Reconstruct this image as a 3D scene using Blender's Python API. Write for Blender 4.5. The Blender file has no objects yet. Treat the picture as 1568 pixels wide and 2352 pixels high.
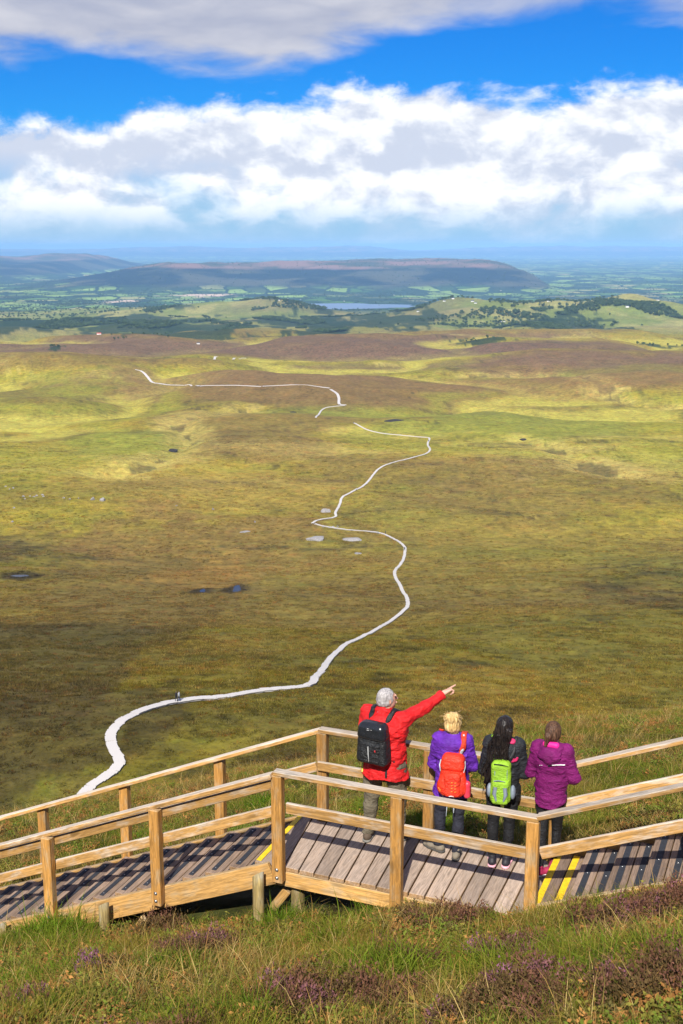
import bpy, bmesh, math, random
import numpy as np
from mathutils import Vector, Matrix, Quaternion

SC = bpy.context.scene
COL = SC.collection
R = math.radians
random.seed(7)
RNG = np.random.default_rng(11)

# ------------------------------------------------------------------ camera
CAM_H = 6.2                      # metres above the landing's boards
F_PX, HORIZON = 2750.0, 565.0    # focal length and horizon row, in 1568 x 2352 picture units
PITCH = math.atan((1176 - HORIZON) / F_PX)
cd = bpy.data.cameras.new('camera')
cam = bpy.data.objects.new('camera', cd)
COL.objects.link(cam)
cam.location = (0, 0, CAM_H)
cam.rotation_euler = (math.pi / 2 - PITCH, 0, 0)
cd.sensor_fit = 'VERTICAL'
cd.sensor_height = 36.0
cd.lens = 36.0 * F_PX / 2352.0
cd.clip_start = 0.1
cd.clip_end = 200000
SC.camera = cam

# ------------------------------------------------------------------ light
SUN_EL, SUN_AZ = R(43), math.atan2(-0.20, -0.98)     # the sun stands behind the viewer, a little to the left
sd = bpy.data.lights.new('sun', 'SUN')
sd.energy = 5.0
sd.angle = R(0.55)
sd.color = (1.0, 0.95, 0.86)
sun = bpy.data.objects.new('sun', sd)
COL.objects.link(sun)
to_sun = Vector((math.cos(SUN_EL) * math.sin(SUN_AZ), math.cos(SUN_EL) * math.cos(SUN_AZ), math.sin(SUN_EL)))
sun.rotation_euler = to_sun.to_track_quat('Z', 'Y').to_euler()
sun.location = to_sun * 60

SC.view_settings.view_transform = 'Standard'
SC.view_settings.look = 'None'
SC.view_settings.gamma = 1.0
SC.view_settings.use_curve_mapping = False
SC.view_settings.exposure = 0.50
SC.cycles.use_denoising = True
SC.cycles.volume_bounces = 0
SC.cycles.max_bounces = 5
SC.cycles.diffuse_bounces = 2
SC.cycles.transparent_max_bounces = 8


class NT:
    """small helper to write node trees"""
    def __init__(s, tree):
        s.t = tree
        s.n, s.l = tree.nodes, tree.links

    def put(s, sock, v):
        if v is None:
            return
        if hasattr(v, 'is_linked') or isinstance(v, bpy.types.NodeSocket):
            s.l.new(v, sock)
        else:
            try:
                sock.default_value = v
            except Exception:
                sock.default_value = (*v, 1.0)

    def node(s, kind, **kw):
        nd = s.n.new(kind)
        for k, v in kw.items():
            setattr(nd, k, v)
        return nd

    def m(s, op, a, b=None, c=None, clamp=False):
        nd = s.node('ShaderNodeMath', operation=op, use_clamp=clamp)
        for i, v in enumerate((a, b, c)):
            s.put(nd.inputs[i], v)
        return nd.outputs[0]

    def vm(s, op, a, b=None):
        nd = s.node('ShaderNodeVectorMath', operation=op)
        s.put(nd.inputs[0], a)
        s.put(nd.inputs[1], b)
        return nd.outputs[0]

    def noise(s, vec, scale, detail=5.0, rough=0.55, dist=0.0, col=False):
        nd = s.node('ShaderNodeTexNoise')
        nd.inputs['Scale'].default_value = scale
        nd.inputs['Detail'].default_value = detail
        nd.inputs['Roughness'].default_value = rough
        nd.inputs['Distortion'].default_value = dist
        if vec is not None:
            s.l.new(vec, nd.inputs['Vector'])
        return nd.outputs['Color' if col else 'Fac']

    def ramp(s, v, lo, hi, a=0.0, b=1.0, smooth=True):
        nd = s.node('ShaderNodeMapRange', interpolation_type='SMOOTHSTEP' if smooth else 'LINEAR')
        s.put(nd.inputs[0], v)
        for i, q in enumerate((lo, hi, a, b)):
            s.put(nd.inputs[i + 1], q)
        return nd.outputs[0]

    def mix(s, f, a, b, mode='MIX'):
        nd = s.node('ShaderNodeMix', data_type='RGBA', blend_type=mode)
        s.put(nd.inputs['Factor'], f)
        for nm, v in (('A', a), ('B', b)):
            sk = [i for i in nd.inputs if i.name == nm and i.type == 'RGBA'][0]
            if isinstance(v, (tuple, list)):
                v = (*v[:3], 1.0)
            s.put(sk, v)
        return [o for o in nd.outputs if o.type == 'RGBA'][0]

    def mapping(s, vec, scale=(1, 1, 1), loc=(0, 0, 0), rot=(0, 0, 0)):
        nd = s.node('ShaderNodeMapping')
        s.l.new(vec, nd.inputs[0])
        nd.inputs['Location'].default_value = loc
        nd.inputs['Rotation'].default_value = rot
        nd.inputs['Scale'].default_value = scale
        return nd.outputs[0]


# ------------------------------------------------------------------ sky with its clouds
wd = bpy.data.worlds.new('World')
SC.world = wd
wd.use_nodes = True
wd.node_tree.nodes.clear()


def build_world():
    g = NT(wd.node_tree)
    tc = g.node('ShaderNodeTexCoord').outputs['Generated']
    sep = g.node('ShaderNodeSeparateXYZ')
    g.l.new(tc, sep.inputs[0])
    X, Y, Z = sep.outputs
    az = g.m('MULTIPLY', g.m('ARCTAN2', X, Y), 57.2958)
    el = g.m('MULTIPLY', g.m('ARCSINE', Z), 57.2958)
    sky = g.node('ShaderNodeTexSky', sky_type='NISHITA')
    sky.sun_disc = False
    sky.sun_elevation = SUN_EL
    sky.sun_rotation = SUN_AZ
    sky.altitude = 600
    sky.air_density = 1.0
    sky.dust_density = 0.3
    sky.ozone_density = 3.0
    hs = g.node('ShaderNodeHueSaturation')
    hs.inputs['Saturation'].default_value = 1.25
    g.l.new(sky.outputs[0], hs.inputs['Color'])
    deep = g.mix(1.0, hs.outputs[0], (0.10, 0.62, 1.22), 'MULTIPLY')
    # pale air low over the horizon
    hz = g.ramp(el, 5.5, -0.5)
    skyc = g.mix(g.m('MULTIPLY', hz, 0.85), deep, (3.9, 6.2, 8.7))

    P = g.mapping(tc, scale=(1, 1, 1.75))
    warp = g.noise(P, 9.0, 3, 0.5, col=True)
    Pw = g.vm('ADD', P, g.vm('MULTIPLY', g.vm('SUBTRACT', warp, (0.5, 0.5, 0.5)), (0.05, 0.05, 0.05)))
    big = g.noise(g.mapping(Pw, loc=(3.1, 0.4, 0.2)), 7.0, 2, 0.5)
    puff = g.noise(Pw, 15.0, 6, 0.57)
    puff_up = g.noise(g.mapping(Pw, loc=(0.006, 0, -0.020)), 15.0, 6, 0.57)
    fine = g.noise(Pw, 46.0, 4, 0.6)

    # --- cumulus bank: its top line as a curve over the bearing, broken up by noise
    fc = g.node('ShaderNodeFloatCurve')
    cm = fc.mapping
    cv = cm.curves[0]
    pts = [(-60, .50), (-30, .56), (-16, .55), (-12, .56), (-8, .60), (-4, .63), (-0.5, .69), (0.8, .73), (2.2, .69),
           (4, .68), (7, .67), (9.5, .70), (12, .715), (16, .71), (26, .64), (60, .54)]
    while len(cv.points) < len(pts):
        cv.points.new(0.5, 0.5)
    for p, (a, v) in zip(cv.points, pts):
        p.location = ((a + 60) / 120, v)
        p.handle_type = 'AUTO'
    cm.update()
    g.put(fc.inputs['Value'], g.ramp(az, -60, 60, smooth=False))
    top = g.m('MULTIPLY', fc.outputs[0], 10.0)
    brk = g.m('ADD', g.m('MULTIPLY', g.m('SUBTRACT', puff, 0.5), 3.8), g.m('MULTIPLY', g.m('SUBTRACT', fine, 0.5), 1.2))
    dens = g.m('ADD', g.m('SUBTRACT', top, el), brk)
    mask_b = g.ramp(dens, -0.22, 0.85)
    low = g.m('ADD', g.m('SUBTRACT', el, 1.05), g.m('MULTIPLY', g.m('SUBTRACT', puff, 0.5), 4.0))
    mask_b = g.m('MULTIPLY', mask_b, g.ramp(low, -1.3, 1.3, 0.35, 1.0))
    # openings of pale blue in the lower half of the bank
    gap = g.m('ADD', g.m('MULTIPLY', g.m('SUBTRACT', big, 0.5), 3.0), g.m('MULTIPLY', g.m('SUBTRACT', puff, 0.5), 1.6))
    openm = g.m('MULTIPLY', g.ramp(gap, 0.0, -0.5), g.ramp(el, 4.4, 2.6))
    mask_b = g.m('MULTIPLY', mask_b, g.m('SUBTRACT', 1.0, g.m('MULTIPLY', openm, 0.55)))
    emb = g.m('SUBTRACT', puff, puff_up)
    lit = g.m('ADD', g.m('MULTIPLY', emb, 5.4), g.m('MULTIPLY', g.m('SUBTRACT', big, 0.47), 3.0))
    lit = g.m('ADD', lit, g.m('MULTIPLY', g.m('SUBTRACT', fine, 0.5), 0.55))
    lit = g.m('ADD', lit, g.ramp(dens, 1.7, 0.2, 0.0, 0.34))
    # the middle belt of the bank is the shaded base of the higher heaps
    belt = g.m('MULTIPLY', g.ramp(el, 2.7, 3.6), g.ramp(el, 5.4, 4.4))
    lit = g.m('SUBTRACT', lit, g.m('MULTIPLY', belt, g.ramp(az, -8, 2, 0.15, 0.42)))
    lit = g.m('ADD', lit, g.m('MULTIPLY', g.m('MULTIPLY', g.ramp(el, 3.6, 2.8), g.ramp(el, 0.5, 1.5)), g.ramp(az, 4, -2, 0.0, 0.38)))
    shade = g.ramp(lit, -0.50, 0.78)
    cb = g.mix(shade, (0.67, 0.73, 0.87), (1.12, 1.13, 1.15))
    cb = g.mix(g.ramp(el, 2.4, 0.4, 0.0, 0.7), cb, (0.56, 0.74, 0.95))

    # --- higher grey layer, over the top of the picture and onwards to the zenith
    Pu = g.mapping(tc, scale=(1, 1, 3.2))
    wu = g.noise(Pu, 6.0, 2, 0.5, col=True)
    Pu = g.vm('ADD', Pu, g.vm('MULTIPLY', g.vm('SUBTRACT', wu, (0.5, 0.5, 0.5)), (0.09, 0.09, 0.09)))
    un = g.noise(g.mapping(Pu, loc=(0.3, 0.1, 0.05)), 6.5, 6, 0.50)
    un2 = g.noise(g.mapping(Pu, loc=(0.3, 0.1, 0.02)), 6.5, 5, 0.50)
    base_u = g.ramp(az, -4, 6, 7.85, 9.7)
    du = g.m('ADD', g.m('SUBTRACT', el, base_u), g.m('MULTIPLY', g.m('SUBTRACT', un, 0.5), 6.0))
    mask_u = g.ramp(du, -0.1, 1.3)
    cover = g.ramp(g.m('ADD', un, g.ramp(el, 14, 30, 0.0, -0.06)), 0.36, 0.52)  # overhead cloud, out of view, thickened to whiten the ambient light
    inside = g.ramp(el, 13, 17)
    mask_u = g.m('MULTIPLY', mask_u, g.m('MAXIMUM', g.m('SUBTRACT', 1.0, inside), cover))
    mask_u = g.m('MULTIPLY', mask_u, g.ramp(az, 3, 9, 0.97, 0.70))
    lu = g.m('ADD', g.m('MULTIPLY', g.m('SUBTRACT', un, un2), 1.6), g.m('MULTIPLY', g.m('SUBTRACT', un, 0.5), 1.4))
    cu = g.mix(g.ramp(lu, -0.35, 0.55), (0.56, 0.60, 0.76), (0.88, 0.88, 0.95))

    b1 = g.node('ShaderNodeBackground')
    g.l.new(skyc, b1.inputs[0])
    b1.inputs[1].default_value = 0.068
    b2 = g.node('ShaderNodeBackground')
    g.l.new(cb, b2.inputs[0])
    b2.inputs[1].default_value = 0.71
    b3 = g.node('ShaderNodeBackground')
    g.l.new(cu, b3.inputs[0])
    b3.inputs[1].default_value = 0.58
    ms = g.node('ShaderNodeMixShader')
    g.l.new(g.m('MINIMUM', mask_b, 0.985), ms.inputs[0])
    g.l.new(b1.outputs[0], ms.inputs[1])
    g.l.new(b2.outputs[0], ms.inputs[2])
    ms2 = g.node('ShaderNodeMixShader')
    g.l.new(mask_u, ms2.inputs[0])
    g.l.new(ms.outputs[0], ms2.inputs[1])
    g.l.new(b3.outputs[0], ms2.inputs[2])
    out = g.node('ShaderNodeOutputWorld')
    g.l.new(ms2.outputs[0], out.inputs[0])


build_world()


# ------------------------------------------------------------------ helpers: noise, materials, meshes
def _hash(ix, iy, seed):
    h = (ix.astype(np.int64) * 374761393 + iy.astype(np.int64) * 668265263 + seed * 1442695041) & 0xFFFFFFFF
    h = ((h ^ (h >> 13)) * 1274126177) & 0xFFFFFFFF
    return ((h ^ (h >> 16)) & 0xFFFF) / 65535.0


def vnoise(x, y, seed=0):
    xi, yi = np.floor(x), np.floor(y)
    fx, fy = x - xi, y - yi
    u, v = fx * fx * fx * (fx * (fx * 6 - 15) + 10), fy * fy * fy * (fy * (fy * 6 - 15) + 10)
    a, b = _hash(xi, yi, seed), _hash(xi + 1, yi, seed)
    c, d = _hash(xi, yi + 1, seed), _hash(xi + 1, yi + 1, seed)
    return (a + (b - a) * u) * (1 - v) + (c + (d - c) * u) * v


def fbm(x, y, seed=0, oct=4, rough=0.5):
    """-1 .. 1"""
    t, a, n = 0.0, 1.0, 0.0
    for o in range(oct):
        t = t + a * (vnoise(x * 2 ** o + 17.3 * o, y * 2 ** o - 9.1 * o, seed + o) * 2 - 1)
        n += a
        a *= rough
    return t / n


def sstep(a, b, x):
    t = np.clip((x - a) / (b - a), 0, 1)
    return t * t * (3 - 2 * t)


def tag(o, label=None, cat=None, group=None, kind=None):
    if label: o['label'] = label
    if cat: o['category'] = cat
    if group: o['group'] = group
    if kind: o['kind'] = kind
    return o


def link(o, parent=None):
    COL.objects.link(o)
    if parent is not None:
        o.parent = parent
    return o


def empty(name, loc=(0, 0, 0), rz=0.0, parent=None):
    o = bpy.data.objects.new(name, None)
    o.location = loc
    o.rotation_euler = (0, 0, rz)
    o.empty_display_size = 0.2
    return link(o, parent)


def mesh_obj(name, v, f, mat, parent=None, smooth=True):
    me = bpy.data.meshes.new(name)
    v = np.asarray(v, dtype=np.float32)
    if isinstance(f, np.ndarray):
        k = f.shape[1]
        me.vertices.add(len(v))
        me.vertices.foreach_set('co', v.ravel())
        me.loops.add(f.size)
        me.loops.foreach_set('vertex_index', f.ravel().astype(np.int32))
        me.polygons.add(len(f))
        me.polygons.foreach_set('loop_start', np.arange(0, f.size, k, dtype=np.int32))
        me.polygons.foreach_set('loop_total', np.full(len(f), k, dtype=np.int32))
        me.update(calc_edges=True)
    else:
        me.from_pydata([tuple(map(float, p)) for p in v], [], [tuple(map(int, q)) for q in f])
    me.polygons.foreach_set('use_smooth', np.full(len(me.polygons), smooth))
    if mat is not None:
        me.materials.append(mat)
    o = bpy.data.objects.new(name, me)
    return link(o, parent)


def bm_obj(name, bm, mat, parent=None, smooth=False):
    me = bpy.data.meshes.new(name)
    bm.to_mesh(me)
    bm.free()
    if smooth:
        me.polygons.foreach_set('use_smooth', np.full(len(me.polygons), True))
    if mat is not None:
        me.materials.append(mat)
    return link(bpy.data.objects.new(name, me), parent)


MATS = {}


def material(name):
    m = bpy.data.materials.new(name)
    m.use_nodes = True
    g = NT(m.node_tree)
    b = m.node_tree.nodes['Principled BSDF']
    MATS[name] = m
    return m, g, b


def bump(g, b, h, strength=0.3, dist=0.01):
    n = g.node('ShaderNodeBump')
    n.inputs['Strength'].default_value = strength
    n.inputs['Distance'].default_value = dist
    g.l.new(h, n.inputs['Height'])
    g.l.new(n.outputs[0], b.inputs['Normal'])


def cloth_mat(name, col, rough=0.75, spec=0.25, var=0.18):
    m, g, b = material(name)
    oc = g.node('ShaderNodeTexCoord').outputs['Object']
    n1 = g.noise(oc, 9, 4)
    n2 = g.noise(oc, 70, 3)
    c = g.mix(g.ramp(n1, .3, .7), tuple(q * (1 - var) for q in col), tuple(min(1, q * (1 + var)) for q in col))
    g.l.new(c, b.inputs['Base Color'])
    b.inputs['Roughness'].default_value = rough
    b.inputs['Specular IOR Level'].default_value = spec
    cre = g.m('ABSOLUTE', g.m('SUBTRACT', g.noise(g.mapping(oc, scale=(1, 1, 1.7)), 11, 4, .55, .6), .5))
    cre2 = g.m('ABSOLUTE', g.m('SUBTRACT', g.noise(g.mapping(oc, scale=(1, 1, 2.2), loc=(3, 5, 1)), 24, 3, .5, .8), .5))
    bump(g, b, g.m('ADD', g.m('ADD', g.m('MULTIPLY', n2, 0.15), g.m('MULTIPLY', cre, 1.6)), g.m('MULTIPLY', cre2, .7)), 0.75, 0.03)
    return m


def plain_mat(name, col, rough=0.6, metal=0.0, spec=0.4):
    m, g, b = material(name)
    oc = g.node('ShaderNodeTexCoord').outputs['Object']
    n1 = g.noise(oc, 20, 3)
    c = g.mix(g.ramp(n1, .3, .7), tuple(q * .85 for q in col), tuple(min(1, q * 1.12) for q in col))
    g.l.new(c, b.inputs['Base Color'])
    b.inputs['Roughness'].default_value = rough
    b.inputs['Metallic'].default_value = metal
    b.inputs['Specular IOR Level'].default_value = spec
    return m


# ------------------------------------------------------------------ picture units -> rays
def ray(px, py):
    a, b = (px - 784) / F_PX, (1176 - py) / F_PX
    c, s = math.cos(PITCH), math.sin(PITCH)
    return np.array([a, c + b * s, -s + b * c])


def px_of(x, y, z):
    c, s = math.cos(PITCH), math.sin(PITCH)
    vz = z - CAM_H
    fw = np.maximum(y * c - vz * s, .01)
    return 784 + F_PX * x / fw, 1176 - F_PX * (y * s + vz * c) / fw


# walkway frame: s runs along the landing, t across it (away from the viewer)
HV = np.array([0.927, -0.375]) / math.hypot(.927, .375)
NV = np.array([-HV[1], HV[0]])
A0 = np.array([-0.64, 11.13])


def W(s, t, z):
    p = A0 + HV * s + NV * t
    return Vector((p[0], p[1], z))


def st_of(x, y):
    dx, dy = x - A0[0], y - A0[1]
    return dx * HV[0] + dy * HV[1], dx * NV[0] + dy * NV[1]


# ------------------------------------------------------------------ the lie of the land
PROF = np.array([(8, -1), (20, -3.0), (30, -8.2), (40, -14.8), (60, -29.5), (80, -42.5), (100, -51.2), (118, -56.5), (135, -59.2), (157, -62.3),
                 (172, -63.2), (200, -69.4), (270, -85.8), (350, -100.7), (465, -119), (540, -131.5), (600, -132.8), (730, -135), (850, -136),
                 (980, -139.5), (1150, -143.5), (1370, -147), (1600, -155), (2000, -174), (2900, -213), (4300, -256), (6500, -315),
                 (8500, -328), (14000, -341), (25000, -343), (70000, -344)], float)
_lu = np.linspace(math.log(6), math.log(75000), 3000)
_lz = np.interp(_lu, np.log(PROF[:, 0]), PROF[:, 1])
_k = np.exp(-np.linspace(-2.5, 2.5, 91) ** 2)
_k /= _k.sum()
_lz = np.convolve(np.pad(_lz, 45, mode='edge'), _k, mode='valid')


def near_h(x, y):
    s, t = st_of(x, y)
    b = np.interp(s, (-30, -4.5, -3, -1.8, 0, .8, 1.4, 2.4, 2.8, 30), (-12.0, -1.98, -1.36, -1.08, -.52, -.38, -.17, -.03, .13, 11.5))
    flat = np.interp(s, (-30, 0, 2.4, 30), (-9.4, -.45, -.03, 7.6))
    b = b + (flat - b) * sstep(1.5, 6, t)
    up = .355 * np.maximum(-t - .10, 0)
    far_drop = .20 * np.maximum(t - .15, 0) + .0060 * np.maximum(t - 6, 0) ** 2
    z = b + up - far_drop
    # the walkway stands clear of the ground
    clear = np.where(s < -.3, .428 * (s + .3), np.where(s < 2.6, 0, .415 * (s - 2.6) + .137)) - .33
    m = sstep(-.06, .10, t) * (1 - sstep(1.25, 2.0, t))
    return z + (np.minimum(z, clear) - z) * m


# knolls and ranges: (picture x of the summit, distance, half width x, half depth, height, peakedness)
HILLS = [(1040, 3800, 290, 330, 60, 1.15), (1020, 3700, 800, 520, 30, 2.0), (1440, 3700, 240, 270, 54, 1.15), (1380, 3600, 620, 500, 30, 2.0),
         (655, 4300, 270, 300, 50, 1.4), (560, 4500, 700, 420, 26, 2.0), (430, 4400, 520, 420, 30, 2.0), (300, 5100, 700, 380, 34, 2.0), (600, 2650, 290, 420, 26, 2.0),
         (120, 3300, 600, 600, 22, 2.0), (950, 2300, 420, 400, 12, 2.0), (1480, 2300, 500, 420, 20, 2.0), (250, 2200, 460, 300, 14, 2.0),
         (1180, 2900, 300, 300, 14, 2.0), (850, 3200, 500, 300, 16, 2.0),
         (1250, 2000, 360, 330, 13, 2.0), (300, 1500, 260, 230, 10, 2.0), (700, 1750, 420, 260, 9, 2.0)]


def hgt(x, y, fine=True):
    x = np.asarray(x, float)
    y = np.asarray(y, float)
    u = np.maximum(y, 6.0)
    lat = np.abs(x) / np.maximum(u, 1)
    z = np.interp(np.log(u), _lu, _lz)
    # sideways run of the mountain foot: the slope's edge stands further out on the right
    tilt = .22 * np.clip(x, -60, 60) * sstep(12, 22, u) * (1 - sstep(110, 170, u))
    z = z + tilt
    w = sstep(18, 36, y)
    z = near_h(x, y) * (1 - w) + z * w
    # broad swells of the bog
    z = z + 8.0 * fbm(x / 240, y / 190, 3, 3) * sstep(190, 420, u) * (1 - sstep(2500, 4000, u))
    z = z + 2.2 * fbm(x / 60, y / 48, 5, 3) * sstep(150, 260, u) * (1 - sstep(1600, 2600, u))
    z = z + 15 * fbm(x / 900, y / 700, 8, 4) * sstep(1100, 2200, u)
    z = z + 40 * np.minimum(np.abs(fbm(x / 420, y / 330, 21, 3)), .5) * sstep(700, 1100, u) * (1 - sstep(3500, 5000, u)) - 9 * sstep(700, 1100, u) * (1 - sstep(3500, 5000, u))
    for px, d, hw, hd, hh, pk in HILLS:
        cx = (px - 784) / F_PX * d
        q = np.sqrt(((x - cx) / hw) ** 2 + ((y - d) / hd) ** 2)
        e = np.exp(-q ** pk * 1.6)
        z = z + hh * e * (1 + .25 * fbm(x / (hw * .5), y / (hd * .5), 33, 3))
    # the long wooded plateau beyond the lake, and the ranges behind it
    def plateau(px0, px1, d, depth, h, soft, seed):
        x0, x1 = (px0 - 784) / F_PX * d, (px1 - 784) / F_PX * d
        m = sstep(x0 - soft, x0 + soft, x) * (1 - sstep(x1 - soft * .35, x1 + soft * .35, x))
        prof = sstep(d - depth, d - depth * .12, y) * (1 - sstep(d + depth * .6, d + depth * 1.6, y))
        return h * m * prof * (1 + .34 * fbm(x / 800, y / 1000, seed, 4)) 
    z = z + plateau(260, 1140, 11500, 3000, 178, 950, 41)
    z = z + plateau(760, 1050, 11800, 1500, 20, 600, 42)
    z = z + plateau(1120, 1215, 10600, 1500, 95, 330, 47)
    z = z + plateau(-900, 200, 15500, 4000, 150, 1100, 43)
    z = z + plateau(-600, 480, 17500, 2500, 60, 2500, 44)
    z = z + plateau(380, 900, 42000, 7000, 260, 4200, 45) + plateau(950, 2600, 46000, 8000, 300, 5500, 46)
    z = z + plateau(-1500, 500, 45000, 8000, 200, 5000, 48)
    # lake floor
    lx, ly = -110.0, 6650.0
    q = np.sqrt(((x - lx) / 620) ** 2 + ((y - ly) / 420) ** 2)
    z = z + (-318.5 - z) * (1 - sstep(.75, 1.25, q))
    # stream gullies on the moor
    for pts, dep, wid in GULLIES:
        dmin = np.full(np.broadcast(x, y).shape, 1e9)
        for (ax, ay), (bx, by) in zip(pts[:-1], pts[1:]):
            vx, vy = bx - ax, by - ay
            tt = np.clip(((x - ax) * vx + (y - ay) * vy) / (vx * vx + vy * vy), 0, 1)
            dmin = np.minimum(dmin, np.hypot(x - ax - vx * tt, y - ay - vy * tt))
        dmin = dmin + 6 * fbm(x / 22, y / 22, 61, 2)
        z = z - dep * np.exp(-(np.maximum(dmin, 0) / wid) ** 2)
    for cx, cy, rx, ry, zc in POOLS_W:
        q = np.sqrt(((x - cx) / rx) ** 2 + ((y - cy) / ry) ** 2)
        z = z + (zc - .35 - z) * (1 - sstep(.95, 1.8, q))
    if fine:
        z = z + .05 * fbm(x / .9, y / .9, 71, 3) * (1 - sstep(60, 120, u)) + .35 * fbm(x / 6, y / 5, 73, 4) * sstep(40, 140, u) * (1 - sstep(700, 1400, u))
        z = z + .09 * fbm(x / 2.2, y / 2.2, 75, 2) * (1 - sstep(60, 120, u))
    return z


GULLIES, POOLS_W = [], []


def ground_at(px, py, lo=20.0, hi=60000.0):
    """first place where the sight line through a picture point meets the land"""
    d = ray(px, py)
    t = np.geomspace(lo, hi, 1200)
    for _ in range(2):
        below = CAM_H + d[2] * t < hgt(d[0] * t, d[1] * t, False)
        i = int(np.argmax(below)) if below.any() else len(t) - 1
        a, b = t[max(i - 1, 0)], t[i]
        t = np.linspace(a, b, 40)
    return np.array([d[0] * b, d[1] * b, CAM_H + d[2] * b])


for pxs, dep, wid in (([(250, 1085), (330, 1060), (395, 1036), (440, 1000), (400, 965), (470, 948), (560, 938)], 5.0, 14),
                      ([(1200, 1008), (1290, 1035), (1340, 1070), (1430, 1095)], 3.0, 10),
                      ([(1568, 940), (1450, 925), (1380, 905), (1400, 885), (1250, 860), (1060, 862)], 4.0, 12)):
    GULLIES.append(([tuple(ground_at(a, b)[:2]) for a, b in pxs], dep, wid))
POOL_PX = [(543, 1354, 9, 3.0), (465, 1357, 7, 1.6), (45, 1322, 20, 2.2)]
for a, b, rx, ry in POOL_PX:
    c = ground_at(a, b)
    n_, f_ = ground_at(a, b + ry), ground_at(a, b - ry)
    POOLS_W.append((c[0], c[1], rx / F_PX * c[1] * 1.02, max(1.2, .5 * abs(f_[1] - n_[1])), c[2]))


# land cover: patches of a different plant cover, some with cloud shade painted in, given where they lie (x, y, half width, half depth, colour)
def patch(px, py, rx, ry):
    c = ground_at(px, py)
    n_, f_ = ground_at(px, py + ry), ground_at(px, py - ry)
    return c[0], c[1], rx / F_PX * c[1], max(.5 * abs(f_[1] - n_[1]), rx / F_PX * c[1] * .35)


GOLD, STRAW, OLIVE, GREEN, BROWN, HEATH, DARK_SHADE, RUST = (.34, .245, .040), (.42, .33, .085), (.175, .155, .026), (.20, .205, .032), (.185, .115, .033), (.145, .085, .048), (.075, .058, .017), (.30, .145, .032)
PATCHES = [(500, 1250, 420, 90, BROWN, .7), (350, 1370, 380, 80, DARK_SHADE, .75), (120, 1480, 300, 130, DARK_SHADE, .7), (130, 1640, 260, 120, DARK_SHADE, .7), (480, 1330, 160, 40, RUST, .45),  # darkest patches: dark bog plus cloud shadow painted into the left plain
           (250, 1100, 160, 30, GOLD, .8), (560, 1120, 300, 40, GOLD, .5), (1330, 1040, 300, 40, STRAW, .34), (1480, 1080, 160, 30, STRAW, .4), (700, 1028, 250, 11, STRAW, .55),
           (900, 992, 200, 10, STRAW, .55), (330, 1020, 180, 35, GREEN, .7), (120, 960, 260, 40, OLIVE, .6), (800, 950, 220, 20, GREEN, .7), (1150, 960, 300, 28, GREEN, .7), (330, 1060, 120, 20, STRAW, .5), (420, 970, 60, 30, STRAW, .5),
           (600, 870, 700, 26, BROWN, .75), (1200, 880, 500, 40, BROWN, .7), (400, 810, 900, 14, HEATH, .85), (1250, 820, 500, 20, HEATH, .65), (1300, 790, 400, 10, HEATH, .7), (880, 905, 300, 16, BROWN, .7),
           (1430, 850, 200, 18, GREEN, .7), (1390, 905, 60, 12, STRAW, .8), (890, 838, 40, 5, STRAW, .8), (1215, 1100, 34, 7, STRAW, .6), (60, 905, 160, 16, OLIVE, .7),
           (1120, 1250, 400, 120, OLIVE, .5), (1200, 1150, 300, 60, BROWN, .35), (1320, 1450, 300, 150, OLIVE, .45), (700, 1640, 300, 60, OLIVE, .4), (1150, 1580, 300, 60, GOLD, .28), (650, 1400, 120, 90, OLIVE, .4)]
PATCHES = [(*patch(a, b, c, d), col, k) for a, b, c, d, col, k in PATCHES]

WOODS = [patch(*q) for q in ((250, 742, 260, 16), (90, 738, 140, 14), (740, 752, 70, 22), (650, 742, 140, 8), (430, 765, 130, 6), (480, 750, 150, 9), (860, 726, 130, 6), (1230, 748, 70, 6), (1310, 735, 110, 5), (1330, 752, 70, 5), (1110, 778, 55, 4), (1520, 795, 60, 4), (130, 797, 16, 4))]
LATE = [(*patch(a, b, c, d), col, k) for a, b, c, d, col, k in ((300, 812, 620, 12, (.140, .085, .045), .8), (1000, 803, 480, 8, (.130, .078, .046), .7), (1330, 825, 380, 13, (.15, .088, .05), .7), (1250, 880, 420, 18, (.21, .125, .042), .5), (560, 858, 420, 10, (.19, .115, .045), .6))]
PALE_PATCHES = [patch(285, 692, 45, 4), patch(450, 678, 95, 5)]


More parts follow.
